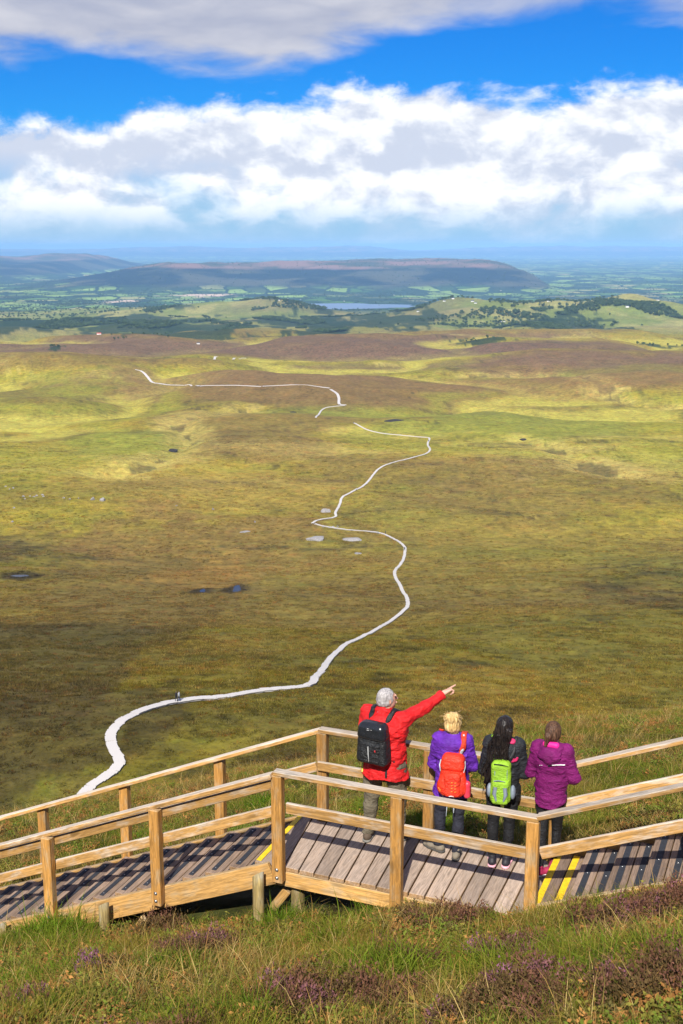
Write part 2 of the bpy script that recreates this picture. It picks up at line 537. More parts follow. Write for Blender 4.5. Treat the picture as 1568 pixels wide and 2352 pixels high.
def land_colour(x, y, z):
    u = np.maximum(y, 1.0)
    n1 = fbm(x / 160, y / 130, 101, 5, .6)
    n2 = fbm(x / 26, y / 20, 102, 5, .6)
    n3 = fbm(x / 900, y / 900, 103, 4, .55)
    C = np.array
    def lerp(a, b, f):
        return a + (b - a) * f[..., None]
    near = lerp(lerp(np.broadcast_to(C((.050, .055, .014)), x.shape + (3,)), C((.060, .042, .018)), sstep(-.1, .4, fbm(x / 1.7, y / 1.6, 111, 4))), C((.10, .085, .03)), sstep(.2, .6, fbm(x / 2.4, y / 2.4, 112, 4)) * .7)
    mid = lerp(lerp(np.broadcast_to(C((.25, .205, .022)), x.shape + (3,)), C((.130, .098, .022)), sstep(.0, .5, n1)), C((.31, .22, .040)), sstep(.05, .55, -n1) * .55)
    n4 = fbm(x / 9, y / 7, 104, 4, .6)
    mid = lerp(mid, C(RUST), sstep(.15, .55, n2) * .30)
    mid = lerp(mid, C((.10, .125, .02)), sstep(.12, .5, -n2) * .40)
    mid = lerp(mid, C((.055, .045, .016)), sstep(.10, .5, n4 + .5 * n1) * .65)
    mid = lerp(mid, C((.26, .21, .055)), sstep(.15, .5, -n4) * .35)
    mid = mid * (.62 + .38 * sstep(380, 640, u + 120 * n1))[..., None]
    col = lerp(near, mid, sstep(30, 120, u))
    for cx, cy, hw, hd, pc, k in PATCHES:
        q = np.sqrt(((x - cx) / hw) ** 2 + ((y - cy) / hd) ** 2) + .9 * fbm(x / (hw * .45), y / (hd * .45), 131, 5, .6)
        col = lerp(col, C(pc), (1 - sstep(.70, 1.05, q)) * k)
    # erosion cracks in the peat and pale grassy runnels
    moor = sstep(230, 420, u) * (1 - sstep(2200, 3000, u))
    cr = np.abs(fbm(x / 150 + .4 * n2, y / 75, 171, 3))
    col = lerp(col, C((.052, .040, .016)), (1 - sstep(.010, .045, cr)) * sstep(.0, .3, fbm(x / 210, y / 160, 173, 2)) * .75 * moor)
    rn = np.abs(fbm(x / 260 + .3 * n2, y / 210, 175, 3))
    col = lerp(col, C((.40, .33, .085)), (1 - sstep(.02, .10, rn)) * sstep(-.05, .25, fbm(x / 330, y / 300, 177, 2)) * .55 * moor * sstep(500, 800, u))
    # cover follows the folds of the land: pale grass in the hollows, heath on the swells
    val = np.abs(fbm(x / 420, y / 330, 21, 3)) + .05 * n2
    fold = sstep(560, 800, u) * (1 - sstep(2600, 3400, u))
    col = lerp(col, C((.42, .37, .060)), (1 - sstep(.035, .12, val)) * .70 * fold)
    col = lerp(col, C((.25, .255, .026)), sstep(.10, .15, val) * (1 - sstep(.19, .27, val)) * .45 * fold * (1 - sstep(1300, 1900, u)))
    col = lerp(col, C((.165, .105, .035)), sstep(.26, .36, val) * .60 * fold)
    sw = fbm(x / 240, y / 190, 3, 3)
    near_m = sstep(190, 330, u) * (1 - sstep(560, 800, u))
    col = lerp(col, C((.24, .165, .034)), sstep(.10, .30, -sw) * .45 * near_m)
    col = lerp(col, C((.080, .066, .017)), sstep(.10, .35, sw) * .5 * near_m)
    for cx, cy, rx, ry, zc in POOLS_W:                       # bare wet peat round the pools
        q = np.sqrt(((x - cx) / (rx + 2)) ** 2 + ((y - cy) / (ry + 5)) ** 2) + .7 * fbm(x / 4, y / 6, 181, 3)
        col = lerp(col, C((.030, .022, .012)), (1 - sstep(.9, 1.9, q)) * .85)
    # gully sides carry pale grass
    for pts, dep, wid in GULLIES:
        dmin = np.full(x.shape, 1e9)
        for (ax, ay), (bx, by) in zip(pts[:-1], pts[1:]):
            vx, vy = bx - ax, by - ay
            tt = np.clip(((x - ax) * vx + (y - ay) * vy) / (vx * vx + vy * vy), 0, 1)
            dmin = np.minimum(dmin, np.hypot(x - ax - vx * tt, y - ay - vy * tt))
        dm = dmin + 26 * n2
        col = lerp(col, C(STRAW), (1 - sstep(wid * .3, wid * 2.2, dm + 10 * n1)) * .55)
        col = lerp(col, C((.04, .034, .02)), (1 - sstep(0, wid * .25, dm + 3)) * .6)
    # enclosed farmland further out
    far = sstep(2300, 3300, u + 500 * n3)
    grass = lerp(np.broadcast_to(C((.15, .18, .04)), x.shape + (3,)), C((.27, .25, .08)), sstep(-.2, .3, n1))
    grass = lerp(grass, C((.14, .085, .06)), sstep(.15, .45, fbm(x / 700, y / 500, 140, 4)) * .35)
    col = lerp(col, grass, far)
    for cx, cy, hw, hd, pc, k in LATE:                      # dark heather moor before the farmland
        q = np.sqrt(((x - cx) / hw) ** 2 + ((y - cy) / hd) ** 2) + .8 * fbm(x / (hw * .3), y / (hd * .5), 165, 4, .6)
        col = lerp(col, C(pc), (1 - sstep(.65, 1.0, q)) * k)
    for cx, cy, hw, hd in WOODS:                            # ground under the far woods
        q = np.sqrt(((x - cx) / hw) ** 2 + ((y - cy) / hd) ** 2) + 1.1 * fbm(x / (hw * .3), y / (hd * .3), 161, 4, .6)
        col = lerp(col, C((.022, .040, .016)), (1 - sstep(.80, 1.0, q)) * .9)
    fields = sstep(4800, 6200, u + 900 * n3)
    col = lerp(col, C((.085, .125, .035)), fields)
    for cx, cy, hw, hd in PALE_PATCHES:                     # quarry and bare ground beyond the lough
        q = np.sqrt(((x - cx) / hw) ** 2 + ((y - cy) / hd) ** 2) + .8 * fbm(x / (hw * .4), y / (hd * .4), 151, 3, .6)
        m = (1 - sstep(.5, 1.0, q))
        col = lerp(col, C((.56, .42, .32)), m)
        fields = fields * (1 - m)
    return col, fields


def build_ground():
    ang = np.concatenate([np.linspace(-180, -40, 28)[:-1], np.linspace(-40, -19, 22)[:-1], np.linspace(-19, 19, 470), np.linspace(19, 40, 22)[1:], np.linspace(40, 180, 28)[1:-1]])
    a = np.radians(ang)
    r = np.concatenate([np.geomspace(.6, 4, 14)[:-1], np.geomspace(4, 30, 150)[:-1], np.geomspace(30, 120, 90)[:-1], np.geomspace(120, 72000, 620)])
    Rr, Aa = np.meshgrid(r, a, indexing='ij')
    X, Y = Rr * np.sin(Aa), Rr * np.cos(Aa)
    Zz = hgt(X, Y)
    # behind the viewer the mountain goes on upwards
    back = sstep(0, -40, Y)
    Zz = Zz + back * 0
    Zz = np.minimum(Zz, CAM_H + 62)
    side = np.abs(Aa) > 1.2
    Zz = np.where(side & (Rr > 400), np.minimum(Zz, 50 + 0 * Zz), Zz)
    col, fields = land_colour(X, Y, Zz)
    n, m = X.shape
    v = np.stack([X, Y, Zz], -1).reshape(-1, 3)
    I = np.arange(n * m).reshape(n, m)
    J = np.roll(I, -1, axis=1)
    q = np.stack([I[:-1], J[:-1], J[1:], I[1:]], -1).reshape(-1, 4)[:, ::-1]
    o = mesh_obj('ground', np.vstack([v, [[0, 0, float(hgt(0., 0.))]]]), np.ascontiguousarray(q), MATS['land'])
    me = o.data
    ca = me.color_attributes.new('cover', 'FLOAT_COLOR', 'POINT')
    full = np.ones((n * m + 1, 4), np.float32)
    full[:-1, :3] = col.reshape(-1, 3)
    full[:-1, 3] = fields.reshape(-1)
    ca.data.foreach_set('color', full.ravel())
    return tag(o, 'moorland falling from the mountain to bog, farmland and far ranges', kind='structure')


def land_material():
    m, g, b = material('land')
    pos = g.node('ShaderNodeNewGeometry').outputs['Position']
    at = g.node('ShaderNodeAttribute', attribute_name='cover')
    col, fld = at.outputs['Color'], at.outputs['Alpha']
    P2 = g.mapping(pos, scale=(1, 1, 0.0))
    # plant tufts at three sizes
    a = g.noise(P2, 1.3, 6, .62)
    bn = g.noise(P2, .22, 6, .66)
    c = g.noise(P2, .045, 6, .68)
    tone = g.m('ADD', g.m('ADD', g.m('MULTIPLY', a, .45), g.m('MULTIPLY', bn, .65)), g.m('MULTIPLY', c, .42))
    f = g.ramp(tone, .55, .97, 0.34, 1.75, smooth=False)
    col = g.mix(1.0, col, f, 'MULTIPLY')
    hue = g.noise(g.mapping(pos, scale=(1, 1, 0), loc=(77, 13, 0)), .12, 6, .7)
    col = g.mix(g.ramp(hue, .52, .70, 0, .40), col, g.mix(1.0, col, (1.45, .80, .75), 'MULTIPLY'))
    col = g.mix(g.ramp(hue, .47, .32, 0, .40), col, g.mix(1.0, col, (.72, 1.18, .9), 'MULTIPLY'))
    # farmland: hedged fields of unequal greens
    vor = g.node('ShaderNodeTexVoronoi', voronoi_dimensions='2D', feature='F1')
    vor.inputs['Scale'].default_value = 1 / 190.0
    wob = g.noise(P2, .004, 2, .5, col=True)
    pv = g.vm('ADD', g.mapping(pos, scale=(1, .62, 0), rot=(0, 0, .3)), g.vm('MULTIPLY', wob, (120, 120, 0)))
    g.l.new(pv, vor.inputs['Vector'])
    ve = g.node('ShaderNodeTexVoronoi', voronoi_dimensions='2D', feature='DISTANCE_TO_EDGE')
    ve.inputs['Scale'].default_value = 1 / 190.0
    g.l.new(pv, ve.inputs['Vector'])
    sp = g.node('ShaderNodeSeparateColor')
    g.l.new(vor.outputs['Color'], sp.inputs[0])
    fc = g.mix(g.ramp(sp.outputs[0], .1, .9), (.06, .14, .025), (.25, .36, .08))
    fc = g.mix(g.ramp(sp.outputs[1], .70, .95), fc, (.33, .31, .12))
    fc = g.mix(g.ramp(sp.outputs[2], .62, .72), fc, (.026, .055, .022))
    fc = g.mix(g.ramp(ve.outputs['Distance'], .10, .05), fc, (.018, .045, .018))
    wood = g.ramp(g.noise(P2, .0011, 5, .62), .50, .58)
    fc = g.mix(g.m('MULTIPLY', wood, .9), fc, (.018, .042, .020))
    # wooded and heathery plateau, its woods darkened with painted cloud shadow: by height above the plain
    sz = g.node('ShaderNodeSeparateXYZ')
    g.l.new(pos, sz.inputs[0])
    hi = g.m('MULTIPLY', g.ramp(g.m('ADD', sz.outputs[2], g.m('MULTIPLY', g.noise(P2, .0016, 4, .6), 90)), -275, -235), g.ramp(sz.outputs[1], 7500, 8500))
    forest_shade = g.mix(g.ramp(g.noise(P2, .0014, 5, .6), .46, .60), (.005, .014, .018), (.075, .075, .05))
    forest_shade = g.mix(g.ramp(g.m('ADD', sz.outputs[2], g.m('MULTIPLY', g.noise(P2, .0009, 4, .6), 80)), -150, -125), forest_shade, g.mix(g.ramp(g.noise(P2, .0016, 5, .6), .40, .58), (.24, .14, .11), (.06, .07, .045)))
    fc = g.mix(hi, fc, forest_shade)
    col = g.mix(fld, col, fc)
    g.l.new(col, b.inputs['Base Color'])
    b.inputs['Roughness'].default_value = .95
    b.inputs['Specular IOR Level'].default_value = .08
    hgtn = g.m('ADD', g.m('MULTIPLY', bn, 1.0), g.m('MULTIPLY', c, 3.0))
    bp = g.node('ShaderNodeBump')
    bp.inputs['Strength'].default_value = .55
    bp.inputs['Distance'].default_value = .9
    g.l.new(g.m('ADD', hgtn, g.m('MULTIPLY', a, .3)), bp.inputs['Height'])
    g.l.new(bp.outputs[0], b.inputs['Normal'])


land_material()
build_ground()


# ------------------------------------------------------------------ timber
def wood_mat(name, fresh, grey, weather_top, dirt=.3, knots=True):
    """sawn softwood: grain along the piece's own x axis, silvered where the weather reaches the upper face"""
    m, g, b = material(name)
    oc = g.node('ShaderNodeTexCoord').outputs['Object']
    rnd = g.node('ShaderNodeObjectInfo').outputs['Random']
    off = g.node('ShaderNodeCombineXYZ')
    g.put(off.inputs[0], g.m('MULTIPLY', rnd, 37.0))
    g.put(off.inputs[1], g.m('MULTIPLY', rnd, 11.0))
    g.put(off.inputs[2], g.m('MULTIPLY', rnd, 5.0))
    p = g.vm('ADD', oc, off.outputs[0])
    wv = g.noise(g.mapping(p, scale=(1.2, 9, 9)), 1.6, 3, .5, col=True)
    pw = g.vm('ADD', g.mapping(p, scale=(.55, 14, 14)), g.vm('MULTIPLY', wv, (1.3, 1.3, 1.3)))
    grain = g.noise(pw, 4.2, 5, .62)
    fine = g.noise(g.mapping(p, scale=(3, 130, 130)), 1.0, 3, .6)
    blot = g.noise(g.mapping(p, scale=(1.6, 5, 5)), 2.2, 4, .6)
    c1 = tuple(q * .62 for q in fresh)
    c2 = tuple(min(1, q * 1.22) for q in fresh)
    col = g.mix(g.ramp(grain, .34, .66), c1, c2)
    col = g.mix(g.ramp(fine, .35, .7, 0, .35), col, tuple(q * .55 for q in fresh))
    if knots:
        vo = g.node('ShaderNodeTexVoronoi', feature='F1')
        vo.inputs['Scale'].default_value = 1.0
        g.l.new(g.mapping(p, scale=(2.1, 7, 7)), vo.inputs['Vector'])
        col = g.mix(g.ramp(vo.outputs['Distance'], .22, .08, 0, .75), col, tuple(q * .38 for q in fresh))
    nz = g.node('ShaderNodeSeparateXYZ')
    g.l.new(g.node('ShaderNodeNewGeometry').outputs['Normal'], nz.inputs[0])
    up = g.ramp(nz.outputs[2], .35, .85)
    gcol = g.mix(g.ramp(grain, .3, .68), tuple(q * .68 for q in grey), tuple(min(1, q * 1.25) for q in grey))
    gcol = g.mix(g.ramp(fine, .4, .75, 0, .4), gcol, tuple(q * .5 for q in grey))
    wf = g.m('ADD', g.m('MULTIPLY', up, weather_top), g.ramp(blot, .45, .68, 0, dirt), clamp=True)
    col = g.mix(wf, col, gcol)
    tone = g.ramp(rnd, 0, 1, .70, 1.18, smooth=False)
    col = g.mix(1.0, col, tone, 'MULTIPLY')
    stain = g.noise(g.mapping(p, scale=(1, 3, 3), loc=(9, 2, 4)), 3.0, 5, .65)
    col = g.mix(g.ramp(stain, .60, .74, 0, .55), col, tuple(q * .30 for q in grey))
    g.l.new(col, b.inputs['Base Color'])
    b.inputs['Roughness'].default_value = .78
    b.inputs['Specular IOR Level'].default_value = .25
    bump(g, b, g.m('ADD', grain, g.m('MULTIPLY', fine, .5)), .45, .004)
    return m


RAIL_W = wood_mat('rail_wood', (.52, .29, .095), (.58, .50, .41), .85, .65)
POST_W = wood_mat('post_wood', (.47, .235, .060), (.38, .30, .19), .55, .60)
DECK_W = wood_mat('deck_wood', (.42, .25, .12), (.41, .315, .245), .92, .5, knots=False)
TREAD_W = wood_mat('tread_wood', (.33, .20, .10), (.27, .19, .14), .90, .4, knots=False)
STRING_W = wood_mat('beam_wood', (.55, .31, .10), (.42, .34, .22), .45, .50)
LOG_W = wood_mat('log_wood', (.34, .25, .10), (.36, .33, .25), .35, .7, knots=False)
GRIP = plain_mat('grip_strip', (.030, .033, .042), .8, 0, .3)
YELLOW = plain_mat('yellow_paint', (.80, .52, .015), .55)
STEEL = plain_mat('zinc_steel', (.42, .42, .42), .38, .9)

BOARDS = {}


def board_mesh(L, w, h, bev, mat):
    key = (round(L, 3), round(w, 3), round(h, 3), mat.name)
    if key not in BOARDS:
        bm = bmesh.new()
        bmesh.ops.create_cube(bm, size=1.0)
        for v in bm.verts:
            v.co = (v.co.x * L, v.co.y * w, v.co.z * h)
        bmesh.ops.bevel(bm, geom=bm.edges[:], offset=bev, segments=1, affect='EDGES')
        me = bpy.data.meshes.new('board')
        bm.to_mesh(me)
        bm.free()
        me.materials.append(mat)
        BOARDS[key] = me
    return BOARDS[key]


def board(name, p0, p1, w, h, mat, parent, side=None, bev=.006):
    """a squared timber from p0 to p1; w across, h upright"""
    p0, p1 = Vector(p0), Vector(p1)
    d = p1 - p0
    x = d.normalized()
    if side is None:
        y = Vector((0, 0, 1)).cross(x)
        y = y.normalized() if y.length > .05 else Vector((NV[0], NV[1], 0))
    else:
        y = (Vector(side) - x * x.dot(Vector(side))).normalized()
    z = x.cross(y)
    o = bpy.data.objects.new(name, board_mesh(d.length, w, h, bev, mat))
    mw = Matrix((x, y, z)).transposed().to_4x4()
    mw.translation = (p0 + p1) / 2
    link(o)
    o.matrix_world = mw
    if parent is not None:
        o.parent = parent
        o.matrix_parent_inverse = PINV[parent.name]
    return o


PINV = {}


def root_at(name, loc):
    o = empty(name, loc)
    PINV[o.name] = Matrix.Translation(loc).inverted()
    return o


def sub(o, parent):
    """make o a child of a placed part, keeping its place"""
    o.parent = parent
    o.matrix_parent_inverse = MW(parent).inverted()
    return o


def MW(o):
    m = o.matrix_basis.copy()
    if o.parent:
        m = MW(o.parent) @ o.matrix_parent_inverse @ m
    return m


def quad_plank(name, q, z0, z1, mat, parent):
    """deck plank with its own four corners (s,t), its x axis along the plank"""
    c = sum((Vector((a, b, 0)) for a, b in q), Vector()) / 4
    v = []
    e = .004
    for z, ins in ((z0, 0), (z1 - e, 0), (z1, e)):
        for k, (a, b) in enumerate(q):
            sa, sb = (1 if a < c.x else -1), (1 if b < c.y else -1)
            P = W(a + sa * ins, b + sb * ins, z) - W(c.x, c.y, 0)
            # local x = across the deck (NV), local y = -HV
            v.append((P.x * NV[0] + P.y * NV[1], -(P.x * HV[0] + P.y * HV[1]), P.z))
    f = [(3, 2, 1, 0), (8, 9, 10, 11)]
    for r in (0, 4):
        for k in range(4):
            f.append((r + k, r + (k + 1) % 4, r + 4 + (k + 1) % 4, r + 4 + k))
    o = mesh_obj(name, v, f, mat, None, smooth=False)
    bm = bmesh.new(); bm.from_mesh(o.data); bmesh.ops.recalc_face_normals(bm, faces=bm.faces); bm.to_mesh(o.data); bm.free()
    mw = Matrix(((NV[0], -HV[0], 0), (NV[1], -HV[1], 0), (0, 0, 1))).to_4x4()
    mw.translation = W(c.x, c.y, 0)
    o.matrix_world = mw
    o.parent = parent
    o.matrix_parent_inverse = PINV[parent.name]
    return o


def bolt(p, nrm, parent):
    bm = bmesh.new()
    bmesh.ops.create_cone(bm, cap_ends=True, segments=10, radius1=.021, radius2=.021, depth=.004)
    r = bmesh.ops.create_uvsphere(bm, u_segments=10, v_segments=5, radius=.014)
    for v in r['verts']:
        v.co.z = v.co.z * .7 + .003
    me = BOARDS.get('bolt')
    if me is None:
        me = bpy.data.meshes.new('bolt')
        bm.to_mesh(me)
        me.materials.append(STEEL)
        BOARDS['bolt'] = me
    bm.free()
    o = link(bpy.data.objects.new('bolt', me))
    q = Vector(nrm).to_track_quat('Z', 'Y')
    o.matrix_world = Matrix.Translation(p) @ q.to_matrix().to_4x4()
    return sub(o, parent)


def log_post(name, p, top, rad, parent, lean=(0, 0), cut=(.35, -.5)):
    """round driven post with a sloping sawn top"""
    n = 14
    v, f = [], []
    rows = 7
    for k in range(rows):
        u = k / (rows - 1)
        for i in range(n):
            a = 2 * math.pi * i / n
            rr = rad * (1 + .05 * math.sin(3 * a + p[0] * 9) + .03 * math.sin(5 * a + k))
            x, y = rr * math.cos(a), rr * math.sin(a)
            z = p[2] + (top - p[2]) * u
            if k == rows - 1:
                z += cut[0] * x + cut[1] * y
            v.append((z - p[2], x + lean[0] * u, y + lean[1] * u))
    for k in range(rows - 1):
        for i in range(n):
            f.append((k * n + i, k * n + (i + 1) % n, (k + 1) * n + (i + 1) % n, (k + 1) * n + i))
    b0 = (rows - 1) * n
    f.append(tuple(b0 + i for i in range(n)))
    o = mesh_obj(name, v, f, LOG_W, None, smooth=False)
    me = o.data
    sm = [len(pl.vertices) == 4 for pl in me.polygons]
    me.polygons.foreach_set('use_smooth', sm)
    me.materials.append(MATS['log_end'])
    me.polygons[len(me.polygons) - 1].material_index = 1
    mw = Matrix(((0, 1, 0), (0, 0, 1), (1, 0, 0))).to_4x4()
    mw.translation = p
    o.matrix_world = mw
    o.parent = parent
    o.matrix_parent_inverse = PINV[parent.name]
    return o


wood_mat('log_end', (.62, .52, .36), (.66, .62, .54), .8, .4, knots=False)

N3 = Vector((NV[0], NV[1], 0))
H3 = Vector((HV[0], HV[1], 0))
TW = 1.16                                   # between the two rail lines
L_GO, L_RISE, L_N = .285, .122, 26          # left flight, going down
R_GO, R_RISE, R_N = .330, .137, 14           # right flight, going up
L_S0, R_S0 = -.30, 2.60


def zl(s):   # nosing line of the left flight
    return -L_RISE * (L_S0 - s) / L_GO if s < L_S0 else 0.0


def zr(s):
    return R_RISE * (1 + (s - R_S0) / R_GO) if s > R_S0 else 0.0


def post(parent, s, t, z0, z1, bolts=True, near=True):
    o = board('post', W(s, t, z0), W(s, t, z1), .095, .115, POST_W, parent, side=N3, bev=.008)
    if bolts:
        for dz in (.06, .15):
            bolt(W(s, t, z0 + dz) - N3 * .0475, -N3, o)
    return o


def build_landing():
    root = root_at('timber_landing', W(1.3, .58, -.40))
    tag(root, 'wooden viewing landing with grey boards and railings that the four people stand on', 'landing')
    # boards, fanning a little at the left end
    near = [-.30 + .045] + [.03 + .168 * k for k in range(16)]
    far = [-.30 + .02] + [-.13 + .181 * k for k in range(13)] + [2.046 + .168 * k for k in range(1, 5)]
    near[0], far[0] = -.305, -.305
    near, far = near[:17], far[:17]
    near[-1], far[-1] = 2.60, 2.60
    gap = .008
    for k in range(len(near) - 1):
        j = random.uniform(-.006, .006)
        quad_plank('deck_plank', [(near[k] + gap, .058 + j), (near[k + 1] - gap, .058 + j), (far[k + 1] - gap, 1.185 + j), (far[k] + gap, 1.185 + j)],
                   -.045, random.uniform(-.002, .003), DECK_W, root)
    # yellow nosing strip on the edge above the left flight
    y = board('nosing_strip', W(-.262, .075, .004), W(-.262, 1.17, .004), .055, .006, YELLOW, root, bev=.001)
    for t in (.075, 1.10):
        board('joist', W(-.28, t, -.135), W(2.58, t, -.135), .05, .165, STRING_W, root)
    for s in (-.20, .75, 1.6, 2.5):
        board('cross_bearer', W(s, .11, -.14), W(s, 1.07, -.14), .05, .14, STRING_W, root)
    # posts and rails
    zt = 1.034
    for s in (0, 1.27, 2.60):
        post(root, s, 0, -.14 if s < 2 else -.16, zt, bolts=(s == 0))
    for s in (0, 1.225, 2.575):
        post(root, s, TW, -.30, zt, bolts=False)
    board('handrail', W(-.035, 0, 1.058), W(2.655, 0, 1.058), .098, .045, RAIL_W, root)
    board('handrail', W(-.035, TW, 1.058), W(2.62, TW, 1.058), .098, .045, RAIL_W, root)
    board('mid_rail', W(.06, .068, .655), W(2.545, .068, .655), .038, .115, RAIL_W, root)
    board('mid_rail', W(-.03, TW - .068, .665), W(2.545, TW - .068, .665), .038, .105, RAIL_W, root)
    log_post('support_post', W(.12, .20, -.85), -.22, .072, root)
    log_post('support_post', W(2.2, .18, -.60), -.22, .07, root)
    log_post('support_post', W(.2, .98, -1.1), -.22, .07, root)
    log_post('support_post', W(2.2, .98, -.9), -.22, .07, root)
    board('brace', W(-.14, .13, -.55), W(.02, .16, -.32), .05, .09, STRING_W, root)
    return root


def build_left_flight():
    sl = L_RISE / L_GO
    root = root_at('stair_flight', W(-2.6, .58, zl(-2.6) - .5))
    tag(root, 'timber stairs with black grip strips descending from the landing beside the log posts', 'stairs')
    for k in range(1, L_N + 1):
        zt = -L_RISE * k
        front = L_S0 - L_GO * k                  # outer edge of the tread
        for i, (a, b_) in enumerate(((front - .012, front + .148), (front + .156, front + .316))):
            if i == 1 and k == 1:
                b_ = front + .30
            j = random.uniform(-.008, .008)
            tr = board('tread', W((a + b_) / 2, .055 + j, zt - .0225), W((a + b_) / 2, 1.165 + j, zt - .0225), b_ - a, .045, TREAD_W, root, side=-H3, bev=.004)
            gs = board('grip_strip', W((a + b_) / 2 - .012, .12 + j, zt + .003), W((a + b_) / 2 - .012, 1.10 + j, zt + .003), .052, .007, GRIP, None, side=-H3, bev=.001)
            sub(gs, tr)
            if k < 13:
                for t in (.17, .60, 1.05):
                    bt = screw(W((a + b_) / 2 - .012, t + j, zt + .0075))
                    sub(bt, tr)
        board('riser', W(front + .30, .06, zt + .035), W(front + .30, 1.16, zt + .035), .022, L_RISE * .60, TREAD_W, root, side=-H3, bev=.003)
    s0, s1 = -.07, -7.7
    for t in (.0, 1.19):
        a, b_ = s0, s1
        nz = -.155 if t < .5 else -.150
        board('stringer', W(a, t, zl(a) + nz + (a - L_S0) * sl * (a > L_S0)), W(b_, t, zl(b_) + nz), .052, .235, STRING_W, root)
    ps = (-1.39, -2.78, -4.17, -5.56, -6.95)
    for s in ps:
        post(root, s, -.075, zl(s) - .20, zl(s) + 1.034 - .30 * sl)
    for s in (-1.31, -2.60, -3.80, -5.1, -6.4):
        post(root, s, TW + .065, zl(s) - .22, zl(s) + 1.034 - .30 * sl, bolts=False)

    def rail(name, t, h, w, hh, s_from=-.06):
        a, b_ = s_from, -7.7
        board(name, W(a, t, h + a * sl), W(b_, t, h + b_ * sl), w, hh, RAIL_W, root)
    rail('handrail', -.035, 1.058, .098, .045, -.045)
    rail('handrail', TW + .02, 1.058, .098, .045, -.045)
    rail('upper_rail', .002, .945, .038, .095)
    rail('mid_rail', .002, .650, .038, .110)
    rail('mid_rail', TW - .02, .655, .038, .105)
    for s, t, tp in ((-.17, -.125, -.06), (-2.03, -.155, -.80), (-3.42, -.15, -1.36)):
        zg = float(hgt(*W(s, t, 0)[:2])) - .30
        log_post('support_post', W(s, t, zg), tp + .03, .058, root, cut=(.5, -.7))
    board('brace', W(-1.78, .05, zl(-1.8) - .55), W(-1.62, .02, zl(-1.8) - .30), .05, .10, STRING_W, root)
    return root


def screw(p):
    me = BOARDS.get('screw')
    if me is None:
        bm = bmesh.new()
        bmesh.ops.create_cone(bm, cap_ends=True, segments=8, radius1=.008, radius2=.005, depth=.004)
        me = bpy.data.meshes.new('screw')
        bm.to_mesh(me)
        bm.free()
        me.materials.append(STEEL)
        BOARDS['screw'] = me
    o = link(bpy.data.objects.new('screw', me))
    o.matrix_world = Matrix.Translation(p)
    return o


def build_right_flight():
    sl = R_RISE / R_GO
    root = root_at('stair_flight', W(3.6, .58, zr(3.6) - .5))
    tag(root, 'timber stairs with two yellow edge strips climbing from the landing past the woman in plum', 'stairs')
    for k in range(1, R_N + 1):
        zt = R_RISE * k
        front = R_S0 + R_GO * (k - 1)
        for i, (a, b_) in enumerate(((front, front + .168), (front + .178, front + .346))):
            j = random.uniform(-.008, .008)
            tr = board('tread', W((a + b_) / 2, .055 + j, zt - .0225), W((a + b_) / 2, 1.165 + j, zt - .0225), b_ - a, .045, TREAD_W, root, side=-H3, bev=.004)
            o_ = .038 if k == 1 else .085
            gs = board('nosing_strip' if k == 1 else 'grip_strip', W(a + o_, .075 + j, zt + .003), W(a + o_, 1.14 + j, zt + .003), .062 if k == 1 else .058, .007, YELLOW if k == 1 else GRIP, None, side=-H3, bev=.001)
            sub(gs, tr)
            if k > 1:
                for t in (.14, .60, 1.08):
                    sub(screw(W(a + o_, t + j, zt + .0075)), tr)
        board('riser', W(front + .012, .06, zt - .10), W(front + .012, 1.16, zt - .10), .022, .09, TREAD_W, root, side=-H3, bev=.003)
    a, b_ = 2.68, 7.2
    for t in (.0, 1.195):
        board('stringer', W(a, t, zr(a) - .10), W(b_, t, zr(b_) - .10), .05, .235, STRING_W, root)
    for s in (4.08, 5.5, 6.9):
        post(root, s, -.03, zr(s) - .30, zr(s) + 1.0 - .1, bolts=False)
        post(root, s, TW + .05, zr(s) - .30, zr(s) + 1.0 - .1, bolts=False)

    def rail(name, t, h, w, hh, s_from=2.66):
        board(name, W(s_from, t, h + (s_from - 2.60) * sl), W(7.2, t, h + (7.2 - 2.60) * sl), w, hh, RAIL_W, root)
    rail('handrail', 0, 1.058, .098, .045, 2.64)
    rail('handrail', TW, 1.058, .098, .045, 2.60)
    rail('mid_rail', .068, .655, .038, .115)
    rail('mid_rail', TW - .068, .668, .038, .125, 2.55)
    return root


build_landing()
build_left_flight()
build_right_flight()


# ------------------------------------------------------------------ plant cover
PROTO = bpy.data.collections.new('plant_prototypes')      # never linked to the scene


def blade_mat(name, translucent=.35):
    m = bpy.data.materials.new(name)
    m.use_nodes = True
    nt = m.node_tree
    nt.nodes.clear()
    g = NT(nt)
    tint = g.node('ShaderNodeAttribute', attribute_name='tint', attribute_type='INSTANCER').outputs['Color']
    hh = g.node('ShaderNodeAttribute', attribute_name='h', attribute_type='GEOMETRY').outputs['Fac']
    rnd = g.node('ShaderNodeAttribute', attribute_name='rnd', attribute_type='GEOMETRY').outputs['Fac']
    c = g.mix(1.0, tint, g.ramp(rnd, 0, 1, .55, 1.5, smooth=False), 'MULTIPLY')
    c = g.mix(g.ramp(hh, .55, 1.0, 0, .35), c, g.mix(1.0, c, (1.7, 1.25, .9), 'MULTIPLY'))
    d = g.node('ShaderNodeBsdfDiffuse')
    g.l.new(c, d.inputs[0])
    t = g.node('ShaderNodeBsdfTranslucent')
    g.l.new(c, t.inputs[0])
    mx = g.node('ShaderNodeMixShader')
    mx.inputs[0].default_value = translucent
    g.l.new(d.outputs[0], mx.inputs[1])
    g.l.new(t.outputs[0], mx.inputs[2])
    out = g.node('ShaderNodeOutputMaterial')
    g.l.new(mx.outputs[0], out.inputs[0])
    MATS[name] = m
    return m


